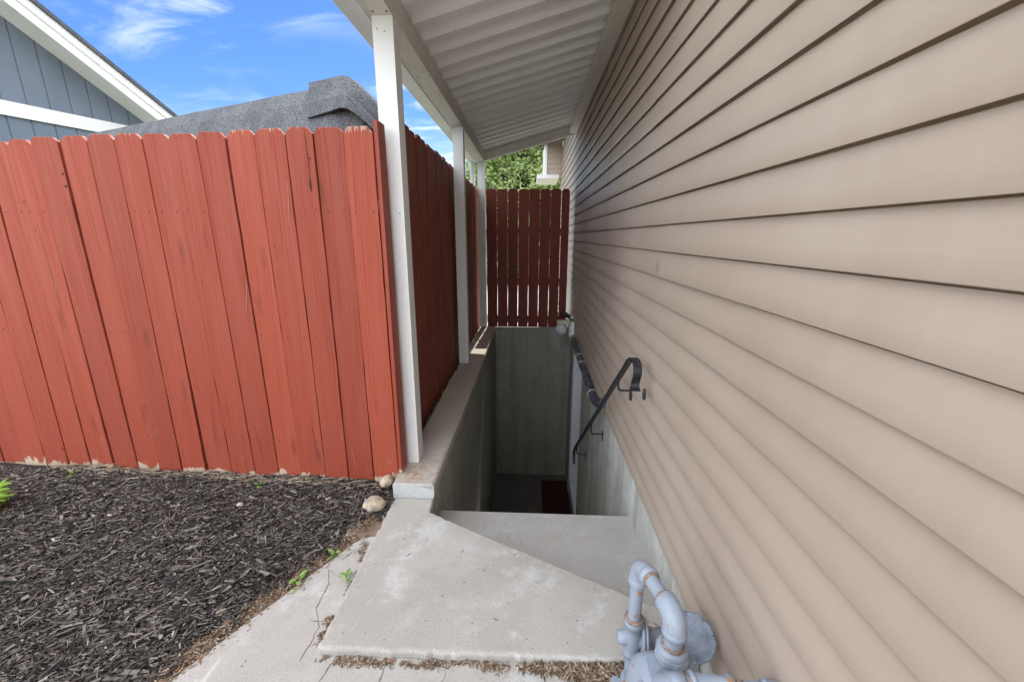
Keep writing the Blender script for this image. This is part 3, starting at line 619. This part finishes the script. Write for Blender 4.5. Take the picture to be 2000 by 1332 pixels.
for pts in (((.625, -.20), (.632, -.26), (.64, -.30), (.652, -.354)), ((.363, .228), (.372, .14), (.381, .046)), ((-.040, .16), (-.030, .10)), ((.375, -1.03), (.36, -1.12)), ((.20, -1.05), (.185, -1.16)), ((1.60, -.18), (1.615, -.28)), ((1.62, -.45), (1.63, -.52))):
    mb = MB(); mb.tube([fpt(u, z, .001) for u, z in pts], [.0004]+[.0008]*(len(pts)-2)+[.0003], 5); mb.build('scratch', M['scr'], ff)
sf = thing('side_fence', (-.76, 3.7, -1.25), 'shaded dark red picket fence running behind the white posts', 'fence')
y = 2.16; i = 0
while y < 5.5:
    wd = .126+random.uniform(-.004, .004); zt = .60+random.uniform(-.006, .006)
    mbp = picket_mb(wd-.002, 0, zt+1.25, .016, nails=[(s*wd*.3, z+1.25) for s in (-1, 1) for z in (.2, -.45, -1.0)], seed=100+i)
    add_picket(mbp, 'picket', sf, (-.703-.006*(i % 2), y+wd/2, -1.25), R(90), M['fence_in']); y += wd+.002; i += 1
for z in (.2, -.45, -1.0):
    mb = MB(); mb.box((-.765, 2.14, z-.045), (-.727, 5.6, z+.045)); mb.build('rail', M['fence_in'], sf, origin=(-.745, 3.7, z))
gf = thing('back_fence', (-.05, 5.35, ZW), 'short red board fence with light showing between boards above the end wall', 'fence')
bx = [(950, 970), (971.7, 991.5), (993, 1012.4), (1014.6, 1034.4), (1036.2, 1055.7), (1057.5, 1077), (1078.7, 1097.8), (1100, 1114.7)]
for i, (a, b) in enumerate(bx):
    xa = (a-1038)/798*5.32*1.01-.0; xb = (b-1038)/798*5.32*1.01
    xa, xb = -.5645+(a-950)*.00624, -.5645+(b-950)*.00624
    wd = xb-xa+.0054; mbp = picket_mb(wd, 0, 1.735, .017, ear=.026, nails=[(s*wd*.3, z) for s in (-1, 1) for z in (.12,)], seed=200+i, jit=.0012)
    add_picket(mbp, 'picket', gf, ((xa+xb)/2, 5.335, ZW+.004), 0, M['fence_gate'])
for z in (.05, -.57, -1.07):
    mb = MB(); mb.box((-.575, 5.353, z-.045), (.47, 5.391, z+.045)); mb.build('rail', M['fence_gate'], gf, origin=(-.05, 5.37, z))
# other yard beyond the gate: a pale gravel path and lawn
mb = MB(); mb.box((-3.6, 5.5, ZG-.026), (.53, 11, ZG-.004)); struct('path', mb, M['paving'])

# ------------------------------------------------------------------ neighbours
sh = thing('shed', (-2.4, 3.3, ZG), 'low grey shingled shed roof with a folded ridge cap behind the red fence', 'shed')
rd = Vector((-.926, .377, 0)); fd = Vector((-.377, -.926, 0))
Rp = Vector((-1.03, 2.42, .785)); Lp_ = Rp+rd*5.2
mb = MB()
nseg = 40; rows = []
for i in range(nseg+1):
    p = Rp.lerp(Lp_, i/nseg); step = .003*(i % 4 == 0)
    r_ = [p-fd*.55-Vector((0, 0, .52)), p-fd*.03, p+fd*.02, p+fd*.07-Vector((0, 0, .08)), p+fd*.17-Vector((0, 0, .33)), p+fd*.25-Vector((0, 0, .55))]
    rows.append([q+Vector((0, 0, .004*noise.noise(q*5)))+fd*step for q in r_])
e0 = [Rp+Vector(v) for v in ((.05, .50, -.60), (.10, .04, -.03), (.09, -.02, -.02), (.12, -.07, -.09), (.16, -.14, -.33), (.18, -.19, -.57))]
e1 = [Rp+Vector(v) for v in ((.20, .48, -.70), (.20, .03, -.13), (.20, -.02, -.13), (.215, -.06, -.22), (.23, -.1, -.40), (.235, -.13, -.60))]
rows = [e1, e0]+rows
vs = [q for r_ in rows for q in r_]; mb.add(vs, [(i*6+j, i*6+j+1, (i+1)*6+j+1, (i+1)*6+j) for i in range(len(rows)-1) for j in range(5)])
rf = mb.build('roof', M['shingle'], sh)
# ridge cap: a lifted, folded shingle over the near end of the ridge
mb = MB(); rows = []
for i in range(13):
    t = i/12; s = .21-.50*t                                   # along the ridge: + left
    p = Rp+rd*s; dropx = max(0, t-.54)**1.15*.50
    p = p-Vector((0, 0, dropx)); sag = .012*math.sin(t*5)
    hgt = .175-.05*t
    rows.append([p-fd*.10+Vector((0, 0, -.06)), p-fd*.02+Vector((0, 0, .022)), p+fd*.035-rd*.012+Vector((0, 0, .022)), p+fd*.062-rd*.03-Vector((0, 0, .045)), p+fd*(.095+sag*.5)-rd*.05-Vector((0, 0, hgt*.6)), p+fd*(.115+sag)-rd*.062-Vector((0, 0, hgt+sag*.6))])
vs = [q for r_ in rows for q in r_]; mb.add(vs, [(i*6+j, i*6+j+1, (i+1)*6+j+1, (i+1)*6+j)[::-1] for i in range(12) for j in range(5)])
rc = mb.build('ridge_cap', M['shingle'], sh); sdm = rc.modifiers.new('thick', 'SOLIDIFY'); sdm.thickness = .009; sdm.offset = 0
mb = MB(); q0, q1 = Rp-fd*.5+Vector((.02, 0, 0)), Lp_-fd*.5
for (a, b) in ((Rp+fd*.40, Lp_+fd*.40),):
    c_, d_ = b-fd*.9, a-fd*.9
    mb.add([(*p.xy, ZG) for p in (a, b, c_, d_)]+[(*p.xy, .27) for p in (a, b, c_, d_)], [(0, 1, 5, 4), (1, 2, 6, 5), (2, 3, 7, 6), (3, 0, 4, 7), (4, 5, 6, 7)])
mb.build('wall', M['blue'], sh)

nh = thing('neighbour_house', (-8, 6, ZG), 'blue grey neighbouring house gable with white band and white raking eave', 'house')
D = Vector((.298, .954, 0)).normalized(); Nn = Vector((D.y, -D.x, 0)); P0 = Vector((-6, 4.845, 0))
def nb(s, o, z): return P0+D*(s-2.834)+Nn*o+Vector((0, 0, z))     # s along the wall, o outwards
SL = -.653
def zr(s): return 2.368+(s-3.03)*SL
def plank(mb, s0, s1, o0, o1, f0, f1):               # raking plank between z = zr+f0 and zr+f1
    v = [nb(s, o, zr(s)+f) for s in (s0, s1) for o, f in ((o0, f0), (o1, f0), (o1, f1), (o0, f1))]
    mb.add(v, [(0, 1, 2, 3), (7, 6, 5, 4), (0, 4, 5, 1), (1, 5, 6, 2), (2, 6, 7, 3), (3, 7, 4, 0)])
mb = MB(); s = -1.0; k = 0
while s < 6.8:                                        # vertical grooved panel: boards with shadow gaps
    a, b = s+.006, s+.197
    for z0 in (ZG,):
        v = [nb(a, 0, z0), nb(b, 0, z0), nb(b, 0, max(z0+.1, zr(b)+.05)), nb(a, 0, max(z0+.1, zr(a)+.05))]
        v2 = [p-Nn*.012 for p in v]; mb.add(v+v2, [(0, 1, 2, 3), (0, 3, 7, 4), (1, 5, 6, 2)])
    s += .203
v = [nb(-1, -.010, ZG), nb(6.8, -.010, ZG), nb(6.8, -.010, zr(6.8)), nb(-1, -.010, zr(-1)+.05)]; mb.add(v+[p-Nn*4 for p in v], [(0, 1, 2, 3), (1, 5, 6, 2), (0, 4, 5, 1), (3, 7, 4, 0), (2, 6, 7, 3)])
mb.build('wall', M['blue'], nh)
mb = MB(); v = [nb(s, o, z) for s in (-1, 5.2) for o, z in ((.001, 1.315), (.03, 1.315), (.03, 1.47), (.001, 1.47))]
mb.add(v, [(0, 1, 2, 3), (7, 6, 5, 4), (0, 4, 5, 1), (1, 5, 6, 2), (2, 6, 7, 3), (3, 7, 4, 0)]); mb.build('band', M['rakewhite'], nh)
mb = MB(); plank(mb, -1, 6.1, -.05, .38, .0, .02); mb.build('soffit', M['rakewhite'], nh)
mb = MB(); plank(mb, -1, 6.12, .381, .42, -.06, .12); plank(mb, -1, 6.12, .4205, .445, .05, .15); mb.build('fascia', M['rakewhite'], nh)
mb = MB(); plank(mb, -1, 6.15, -4, .48, .151, .20); mb.build('roof', M['shingle'], nh)
mb = MB(); mb.add([nb(s, o, zr(4.35)+f) for s in (4.30, 4.36) for o, f in ((.05, -.06), (.38, -.06), (.38, .03), (.05, .03))], [(0, 1, 2, 3), (7, 6, 5, 4), (0, 4, 5, 1), (1, 5, 6, 2), (2, 6, 7, 3), (3, 7, 4, 0)]); mb.build('lookout', M['rakewhite'], nh)

# ------------------------------------------------------------------ trees
def tree(base, h, rad, nclump, per, leafm_, lsize, label, seed, trunk_r=.13):
    rs = random.Random(seed); t = thing('tree', base, label, 'tree', 'trees beyond the back fence'); b = Vector(base)
    mb = MB(); top = b+Vector((rs.uniform(-.2, .2), 0, h*.62)); mb.tube([b, b+Vector((.05, 0, h*.2)), b.lerp(top, .6)+Vector((.1, 0, 0)), top], [trunk_r, trunk_r*.8, trunk_r*.55, trunk_r*.3], 10)
    cc = b+Vector((0, 0, h-rad[2])); cl = []
    for i in range(nclump):
        while True:
            d = Vector((rs.uniform(-1, 1), rs.uniform(-1, 1), rs.uniform(-1, 1)))
            if d.length < 1: break
        d = d.normalized()*(.35+.65*d.length**.6); cl.append(cc+Vector((d.x*rad[0], d.y*rad[1], d.z*rad[2])))
    for c in cl[::5]:
        p0 = b.lerp(top, rs.uniform(.45, 1)); mb.tube([p0, p0.lerp(c, .5)+Vector((0, 0, .15)), c], [trunk_r*.35, trunk_r*.2, .012], 6)
    mb.build('trunk', M['bark'], t)
    V = []; F = []; T = []
    for c in cl:
        rr = rs.uniform(.22, .5)*min(rad)*.42; ct = rs.random()
        for k in range(per):
            d = Vector((rs.gauss(0, 1), rs.gauss(0, 1), rs.gauss(0, .8))); p = c+d*rr*.6
            n_ = (d.normalized()*.5+Vector((rs.gauss(0, .6), rs.gauss(0, .6), .7+rs.gauss(0, .5)))).normalized(); u = n_.orthogonal().normalized(); v = n_.cross(u)
            a = rs.uniform(0, 6.28); uu = u*math.cos(a)+v*math.sin(a); vv = n_.cross(uu); L = lsize*rs.uniform(.6, 1.3)
            o = len(V); V += [p, p+uu*L*.5+vv*L*.28, p+uu*L, p+uu*L*.5-vv*L*.28]; F.append((o, o+1, o+2, o+3)); T += [min(1, max(0, ct*.6+rs.random()*.4))]*4
    mb = MB(); mb.v = V; mb.f = F; mb.sm = [False]*len(F); mb.mi = [0]*len(F); mb.build('crown', leafm_, t, tone=T)
tree((-.35, 14.5, ZG), 5.6, (1.8, 2.0, 2.7), 420, 95, M['leaf_light'], .13, 'light green leafy tree in the sun beyond the back fence', 5)
tree((1.9, 19, ZG), 8.5, (3.4, 2.6, 4.0), 380, 90, M['leaf_dark'], .18, 'darker green taller tree beside the beige eave box', 9, .2)

# ------------------------------------------------------------------ handrail
hr = thing('handrail', (.45, 2.6, ZF), 'black metal handrail with curled top end fixed to the beige siding', 'handrail')
XR = .45
def bar(mb, path, wd, th):                           # flat bar swept in the y-z plane
    pts = [Vector((0, y, z)) for y, z in path]; V = []
    for i, p in enumerate(pts):
        t = (pts[min(i+1, len(pts)-1)]-pts[max(i-1, 0)]).normalized(); n_ = Vector((0, -t.z, t.y))
        for sx, sn in ((-1, -1), (1, -1), (1, 1), (-1, 1)): V.append(Vector((XR+sx*wd/2, 0, 0))+p+n_*sn*th/2)
    k = len(pts); F = [(i*4+j, i*4+(j+1) % 4, (i+1)*4+(j+1) % 4, (i+1)*4+j)[::-1] for i in range(k-1) for j in range(4)]
    mb.add(V, F+[(0, 1, 2, 3), (4*k-1, 4*k-2, 4*k-3, 4*k-4)])
sl_ = (-2.06+.55)/(3.70-1.80)
main = [(3.62, -2.165), (3.66, -2.10), (3.665, -2.065), (3.64, -2.025)]+[(3.55-.17*i, -2.06-(3.70-(3.55-.17*i))*sl_*1.0) for i in range(11)]
mb = MB(); bar(mb, main[:-1]+[(1.78, -.535)], .026, .015); mb.build('rail', M['rail'], hr, bevel=.003)
curl = [(1.80, -.552), (1.75, -.520), (1.71, -.508), (1.672, -.511), (1.645, -.530), (1.640, -.556), (1.652, -.582), (1.662, -.604), (1.655, -.622), (1.636, -.628)]
cs = []
for i in range(len(curl)-1):
    p0, p1, p2, p3 = [Vector(curl[max(0, min(len(curl)-1, i+o))]) for o in (-1, 0, 1, 2)]
    for q in range(4):
        t = q/4; v = .5*((2*p1)+(p2-p0)*t+(2*p0-5*p1+4*p2-p3)*t*t+(3*p1-p0-3*p2+p3)*t**3); cs.append((v.x, v.y))
mb = MB(); bar(mb, cs+[curl[-1]], .036, .006); mb.build('scroll', M['rail'], hr, bevel=.0015)
mb = MB(); mb.tube([Vector((.482, 1.63, -.640))+Vector((0, math.cos(a)*.010, math.sin(a)*.022)) for a in [i*math.pi/8 for i in range(17)]], .005, 8); mb.build('ring', M['rail'], hr)
for (y, z) in ((1.97, -.70), (2.72, -1.325), (3.45, -1.905)):
    zt = z+.02; wall = W_ if z > -1.15 else XF
    mb = MB(); mb.tube([(XR, y, zt)]+arc((XR+.02, y, z-.035), (-1, 0, 0), (0, 0, -1), .02, 0, 90, 5)+[(wall, y, z-.055)], .0055, 8); mb.box((wall-.005, y-.012, z-.105), (wall-.0005, y+.012, z-.035)); mb.build('bracket', M['rail'], hr)

# wrapped pipe along the bottom of the siding
pw = thing('wrapped_pipe', (.50, 3.7, -1.2), 'dark blue wrapped pipe sagging along the lower siding between lamp and handrail', 'pipe')
ctl = [(.50, 4.66, -1.135), (.492, 4.3, -1.145), (.495, 4.0, -1.155), (.487, 3.75, -1.15), (.492, 3.5, -1.165), (.485, 3.25, -1.165), (.490, 3.05, -1.185), (.487, 2.90, -1.185), (.492, 2.78, -1.165), (.50, 2.66, -1.115), (.505, 2.60, -1.09)]
P = []
for i in range(len(ctl)-1):
    p0, p1, p2, p3 = [Vector(ctl[max(0, min(len(ctl)-1, i+o))]) for o in (-1, 0, 1, 2)]
    for q in range(8):
        t = q/8; P.append(.5*((2*p1)+(p2-p0)*t+(2*p0-5*p1+4*p2-p3)*t*t+(3*p1-p0-3*p2+p3)*t**3))
P.append(Vector(ctl[-1]))
mb = MB(); mb.tube(P, [.031+.006*noise.noise(p*9)+.003*noise.noise(p*31) for p in P], 14); mb.build('sleeve', M['wrap'], pw)
for y_, in ((4.55,), (3.66,), (3.90,), (3.0,)):
    c = min(P, key=lambda p: abs(p.y-y_)); mb = MB(); mb.tube([c+Vector((math.cos(a)*.036, .004*math.sin(a*2), math.sin(a)*.036)) for a in [i*math.pi/8 for i in range(17)]], .003, 6, cap=False)
    mb.tube([c+Vector((-.01, 0, .03)), c+Vector((-.03, -.01, .045)), c+Vector((-.045, -.02, .04))], .0015, 5); mb.build('tie', M['cream'], pw)

# wall lamp
wlmp = thing('wall_lamp', (.50, 4.70, -1.06), 'round white globe lamp on cream bracket at the end of the siding', 'lamp')
mb = MB(); mb.box((.468, 4.64, -1.135), (.514, 4.76, -.965)); mb.build('back_box', M['trimwhite'], wlmp, bevel=.012, seg=3)
mb = MB(); mb.box((.31, 4.655, -.985), (.467, 4.745, -.945)); mb.box((.448, 4.655, -1.14), (.467, 4.745, -.986)); mb.build('bracket', M['cream'], wlmp, bevel=.008, seg=3)
mb = MB(); mb.lathe((.365, 4.70, -.984), (0, 0, -1), [(0, .045), (.012, .045), (.02, .038)]); mb.build('collar', M['cream'], wlmp)
mb = MB(); mb.sphere((.365, 4.70, -1.052), .070, 28); mb.build('globe', M['globe'], wlmp)
sp = thing('spotlight', (.48, 4.86, -.93), 'small black spotlight with shiny tip behind the globe lamp', 'spotlight')
mb = MB(); mb.lathe((.505, 4.86, -.955), (-.95, 0, .55), [(0, .02), (.05, .024), (.09, .030), (.15, .022), (.17, .012)]); mb.build('housing', M['rail'], sp)
mb = MB(); mb.sphere((.335, 4.83, -.885), .016, 12, (1, 1, 1.4), .3, 3); mb.sphere((.345, 4.83, -.86), .010, 10); mb.build('tip', M['brass'], sp)
mb = MB(); mb.box((.475, 4.80, -.945), (.514, 4.88, -.925)); mb.build('mount', M['trimwhite'], sp)

# ------------------------------------------------------------------ gas meter
gm = thing('gas_meter', (.34, .80, ZG), 'pale grey painted gas meter with looped rusty jointed pipes beside the house wall', 'gas meter')
a0 = Vector((.300, .925, -1.28)); PR = .0175
mb = MB(); mb.tube([(.300, .925, -1.05), (.300, .925, -.875)], PR, 24); mb.build('riser_pipe', M['gas'], gm)
# top elbow: up then horizontally towards the meter
e_dir = Vector((.26, -.965, .0)).normalized(); ec = Vector((.300, .925, -.875))+e_dir*.034
path = [Vector((.300, .925, -.895))]+[ec+(-e_dir)*.034*math.cos(R(t))+Vector((0, 0, 1))*.034*math.sin(R(t)) for t in range(0, 91, 10)]+[ec+Vector((0, 0, .034))+e_dir*.014]
mb = MB(); mb.tube(path, .0225, 24); mb.lathe((.300, .925, -.905), (0, 0, 1), [(0, .0245), (.014, .0255), (.018, .0235)], 24)
pe = ec+Vector((0, 0, .034))+e_dir*.008; mb.lathe(pe, e_dir, [(-.006, .0235), (-.002, .0258), (.012, .0258), (.014, .022)], 24); mb.build('elbow', M['gas'], gm)
mb = MB(); mb.lathe(pe+e_dir*.0135, e_dir, [(0, .0205), (.001, .0222), (.006, .0215), (.007, .018)], 24); mb.build('thread', M['rust'], gm)
b1 = pe+e_dir*.075
mb = MB(); mb.tube([pe, b1], PR, 24); mb.build('cross_pipe', M['gas'], gm)
mb = MB(); mb.lathe(b1-e_dir*.002, e_dir, [(-.004, .019), (-.002, .0235), (.004, .0245), (.006, .019)], 24); mb.build('thread', M['rust'], gm)
# large elbow down into the meter
ec2 = b1+e_dir*.012+Vector((0, 0, -.036)); path = [b1+e_dir*.002]+[ec2+Vector((0, 0, 1))*.036*math.cos(R(t))+e_dir*.036*math.sin(R(t)) for t in range(0, 91, 9)]; pb = path[-1]; path.append(pb+Vector((0, 0, -.006)))
mb = MB(); mb.tube(path, [.0235]+[.0265]*(len(path)-1), 28); mb.lathe(pb+Vector((0, 0, -.008)), (0, 0, -1), [(-.010, .0265), (-.006, .0285), (.004, .0285), (.006, .024)], 28); mb.lathe(b1, e_dir, [(.0, .0250), (.002, .0268), (.012, .0268), (.014, .026)], 24); mb.build('elbow', M['gas'], gm)
q0 = pb+Vector((0, 0, -.010))
mb = MB(); mb.tube([q0, q0+Vector((0, 0, -.045))], .0215, 24); mb.build('neck', M['gas'], gm)
mb = MB(); mb.lathe(q0+Vector((0, 0, -.028)), (0, 0, -1), [(0, .0225), (.002, .0255), (.009, .026), (.012, .0225)], 24); mb.build('thread', M['rust'], gm)
mb = MB(); qn = q0+Vector((0, 0, -.036)); mb.lathe(qn, (0, 0, -1), [(0, .026), (.003, .0335), (.010, .036), (.012, .036), (.036, .036), (.042, .031), (.050, .030)], 28); mb.lathe(qn+Vector((0, 0, -.013)), (0, 0, -1), [(0, .030), (.001, .0395), (.022, .0395), (.024, .032)], 8); mb.build('union_nut', M['gas'], gm, bevel=.0015)
ztop = (qn.z-.050)
# meter body
mc = Vector((qn.x-.01, qn.y-.025)); 
def rbody(mb, cx, cy, z0, z1, wx, wy, taper=.0):
    V = []; n = 32
    for (t, s) in ((0, .80), (.03, .96), (.12, 1.0), (.62, 1.0), (.86, .90), (.96, .74), (1, .55)):
        for j in range(n):
            a = 2*math.pi*j/n+.1; ca, sa = math.cos(a), math.sin(a); e = .45
            V.append((cx+wx*s*math.copysign(abs(ca)**e, ca), cy+wy*s*math.copysign(abs(sa)**e, sa), z0+(z1-z0)*t))
    F = [(i*n+j, i*n+(j+1) % n, (i+1)*n+(j+1) % n, (i+1)*n+j) for i in range(6) for j in range(n)]
    mb.add(V, F, True); mb.add(V[-n:], [tuple(range(n))])
mb = MB(); rbody(mb, mc.x, mc.y, ztop-.20, ztop+.006, .088, .072); mb.build('meter_body', M['gas'], gm)
mb = MB(); rbody(mb, mc.x, mc.y, ztop-.105, ztop-.093, .094, .078); mb.build('body_flange', M['gas'], gm)
mb = MB(); mb.cyl((mc.x+.02, mc.y-.03, ztop-.19), (mc.x+.02, mc.y-.03, ZG+.0), .02, .02); mb.build('stand', M['gas'], gm)
mb = MB(); z_ = ztop-.018
for (dx, dy, dz) in ((-.060, .030, .004), (.055, -.008, .018), (.066, .030, .008), (-.070, -.02, .004)):
    mb = MB(); mb.lathe((mc.x+dx, mc.y+dy, z_-.010+dz), (0, -.15, 1), [(0, .0085), (.012, .0085), (.014, .006), (.019, .006), (.021, .003)], 6); mb.build('bolt', M['gas'], gm, origin=(mc.x+dx, mc.y+dy, z_))
mb = MB(); tp = Vector((mc.x-.012, mc.y-.028, ztop+.008)); mb.lathe(tp, (0, -.3, 1), [(-.01, .0085), (.006, .0085), (.008, .007)], 12); pg = mb.build('test_port', M['gas'], gm); mb = MB(); mb.lathe(tp+Vector((0, -.0026, .0085)), (0, -.3, 1), [(0, .0050), (.0015, .0050)], 12); mb.build('seal', M['seal'], pg)
# house line: horizontal barrel pipe from the meter to the wall
o0 = Vector((.328, .655, -.900)); od = Vector((1, .02, -.015)).normalized()
mb = MB(); mb.lathe(o0, od, [(-.03, .020), (-.028, .026), (0, .027), (.002, .022), (.012, .022), (.014, .030), (.018, .031), (.024, .026)], 24); mb.lathe(o0+od*.024, od, [(0, .025), (.006, .026), (.062, .0235), (.065, .0265), (.075, .0265), (.077, .020)], 24); mb.build('swivel', M['gas'], gm)
mb = MB(); mb.lathe(o0+od*.003, od, [(0, .0225), (.001, .0235), (.010, .0235)], 24); mb.build('thread', M['rust'], gm); mb = MB(); mb.lathe(o0+od*.100, od, [(0, .0175), (.002, .0178), (.020, .0178)], 24); mb.build('thread', M['rust'], gm)
mb = MB(); mb.tube([o0+od*.100, o0+od*.17], .0165, 20); mb.lathe(o0+od*.160, od, [(0, .0195), (.002, .022), (.010, .022), (.012, .021), (.022, .0205), (.032, .016), (.095, .0155)], 24); mb.build('house_pipe', M['gas'], gm)
mb = MB(); mb.tube([o0+Vector((-.012, 0, .0)), o0+Vector((-.03, .02, -.02)), Vector((mc.x-.02, mc.y-.02, ztop-.03))], [.024, .025, .028], 20); mb.build('outlet', M['gas'], gm)
# service regulator: cast tee, flange and round diaphragm case
rg = Vector((.300, .925, -1.09))
mb = MB(); mb.lathe(rg+Vector((0, 0, .052)), (0, 0, -1), [(-.012, .020), (-.010, .0255), (.008, .027), (.010, .023), (.03, .0225), (.05, .026), (.075, .026), (.092, .021), (.10, .0245), (.112, .0245), (.114, .019)], 24)
mb.lathe(rg+Vector((-.030, 0, -.004)), (1, 0, 0), [(-.012, .012), (-.008, .018), (.006, .0195), (.03, .022), (.05, .024)], 20); mb.build('regulator_body', M['gas'], gm)
mb = MB(); mb.lathe(rg+Vector((0, 0, .060)), (0, 0, 1), [(0, .0185), (.003, .0265), (.007, .026), (.009, .0180)], 24); mb.build('thread', M['rust'], gm)
mb = MB(); mb.lathe(rg+Vector((.022, 0, 0)), (1, -.1, .0), [(0, .030), (.001, .046), (.007, .047), (.0075, .040), (.010, .040), (.0105, .047), (.017, .046), (.018, .030), (.055, .022)], 28); mb.build('flange', M['gas'], gm)
dn = Vector((-.55, -.66, .50)).normalized(); dc = Vector((.455, .905, -1.060))
mb = MB(); mb.lathe(dc, dn, [(-.03, .020), (-.02, .040), (-.010, .048), (-.009, .058), (0, .062), (.001, .062), (.004, .060), (.006, .050), (.010, .046), (.013, .032), (.015, .016), (.0155, .002)], 10)
u_ = dn.orthogonal().normalized(); v_ = dn.cross(u_)
case = mb.build('diaphragm_case', M['cast'], gm, bevel=.002)
mb = MB()
for i in range(8):
    a = 2*math.pi*(i+.5)/8; p = dc+(u_*math.cos(a)+v_*math.sin(a))*.0545; mb = MB(); mb.lathe(p+dn*.003, dn, [(0, .0052), (.004, .0052), (.0045, .003), (.007, .003)], 6); mb.build('bolt', M['cast'], case, origin=p)
mb = MB(); mb.tube([rg+Vector((.06, 0, 0)), dc-dn*.03], [.022, .030], 16); mb.build('regulator_arm', M['cast'], gm)
mb = MB(); mb.tube([rg+Vector((0, 0, -.06)), (.300, .925, ZG)], .0145, 18); mb.build('inlet_pipe', M['gas'], gm)
mb = MB(); mb.lathe((.298, .905, -1.245), (0, 0, 1), [(0, .024), (.004, .028), (.03, .026), (.045, .018)], 14); mb.box((.262, .893, -1.228), (.29, .905, -1.218)); mb.lathe((.255, .90, -1.229), (0, 0, 1), [(0, .012), (.008, .012)], 12); mb.build('lock_valve', M['gas'], gm)
mb = MB(); mb.box((.283, .862, -1.232), (.305, .870, -1.214)); mb.build('tag', M['red'], gm)

# ------------------------------------------------------------------ stones and plants
def stone(c, sc, lab, seed):
    mb = MB(); mb.sphere(c, 1, 28, sc, .22, seed); tag(mb.build('stone', M['stone']), lab, 'stone')
stone((-.728, 1.655, -1.232), (.050, .042, .034), 'rounded tan river stone at the mulch edge beside the slab', 4)
stone((-.718, 1.805, -1.205), (.034, .040, .026), 'smaller pale stone tucked between the fence and the retaining wall', 8)
stone((-1.36, 1.62, -1.232), (.017, .012, .010), 'small pale pebble lying in the middle of the black mulch', 15)
def leaf(mb, T, p, d, L, wd, tone, curl=.3, fold=.15, n=5):
    d = Vector(d).normalized(); side = d.cross(Vector((0, 0, 1))).normalized(); up = side.cross(d); V = []
    for i in range(n+1):
        t = i/n; c = Vector(p)+d*L*t+up*(-curl*L*t*t); w_ = wd*math.sin(math.pi*min(1, t*.94+.03))**.8*.5
        V += [c-side*w_+up*w_*fold, c, c+side*w_+up*w_*fold]
    mb.add(V, [(i*3+j, i*3+j+1, (i+1)*3+j+1, (i+1)*3+j) for i in range(n) for j in range(2)], True); T += [tone]*len(V)
def weed(c, n, L, lab, seed, mat='weed', up=.9, wr=.32):
    rs = random.Random(seed); mb = MB(); T = []; c = Vector(c)
    t = thing('weed', c, lab, 'plant', 'weeds in the mulch bed and joints')
    st = MB()
    for i in range(n):
        a = rs.uniform(0, 6.28); h = L*rs.uniform(.2, 1.0); q = c+Vector((math.cos(a)*L*.15, math.sin(a)*L*.15, h)); st.tube([c, c.lerp(q, .5)+Vector((0, 0, .003)), q], .0011, 5)
        leaf(mb, T, q, (math.cos(a), math.sin(a), up*rs.uniform(.3, 1)), L*rs.uniform(.5, .9), L*wr*rs.uniform(.7, 1.2), rs.random(), .35)
    mb.build('leaves', M[mat], t, tone=T); st.build('stem', M['weed'], t)
    for o in t.children:
        if o.name.startswith('stem'):
            at = o.data.attributes.new('tone', 'FLOAT', 'POINT')
weed((-.866, 1.24, bed_z(-.866, 1.24)), 7, .05, 'small green weed with oval leaves on the black mulch near the paving', 1)
weed((-.788, 1.375, bed_z(-.788, 1.375)), 4, .040, 'tiny upright green weed at the brown bed edge', 2)
weed((-.690, 1.262, ZG+.002), 7, .036, 'blue green weed growing in the joint beside the slab', 3, 'weed', .7)
weed((-1.365, 1.77, bed_z(-1.365, 1.77)), 6, .034, 'little green sprout under the middle of the red fence', 4)
weed((-2.35, 1.775, bed_z(-2.35, 1.775)), 5, .040, 'pale green sprout beside dry stems near the left end of the fence', 6)
t = thing('leafy_plant', (-2.50, 1.50, bed_z(-2.5, 1.5)), 'bright yellow green leafy plant at the left edge of the mulch', 'plant')
rs = random.Random(3); mb = MB(); T = []; st_ = MB(); c = Vector(t['_o'])
for i in range(26):
    a = rs.uniform(-2.4, 2.4)*.8; h = rs.uniform(.02, .10); q = c+Vector((math.cos(a)*h*.7, math.sin(a)*h*.8, h)); st_.tube([c, q], .002, 5)
    for k in range(3):
        a2 = a+(k-1)*.7; leaf(mb, T, q, (math.cos(a2), math.sin(a2), .45), rs.uniform(.04, .075), rs.uniform(.014, .022), rs.random(), .35)
mb.build('leaves', M['lush'], t, tone=T); st_.build('stem', M['weed'], t)
# bits fallen on the step and slab
mb = MB(); 
def bits(n, f, z):
    V = []
    for i in range(n):
        x, y = f(); L = random.uniform(.002, .006) if random.random() < .85 else random.uniform(.008, .018); a = random.uniform(0, 3.14); w_ = random.uniform(.001, .0022)
        mt = Matrix.Translation((x, y, z+.0012)) @ Matrix.Rotation(a, 4, 'Z'); mb.box((-L/2, -w_/2, -.001), (L/2, w_/2, .001), mt)
bits(26, lambda: (lambda x: (x, random.uniform(1.68-(x+.452)*.5, 1.86)))(random.uniform(-.38, .5)), ZSTEP)
bits(40, lambda: (lambda x: (x, random.uniform(.99, min(1.7, 1.60-(x+.452)*.5))))(random.uniform(-.63, .25)), ZS)
bits(30, lambda: (random.uniform(-1.0, .2), random.uniform(.70, .95)), ZG)
tag(mb.build('debris', M['crack']), 'scattered dark crumbs on the concrete slab, step and paving', 'debris', None, 'stuff')
for o in list(bpy.data.objects):
    if '_o' in o: del o['_o']
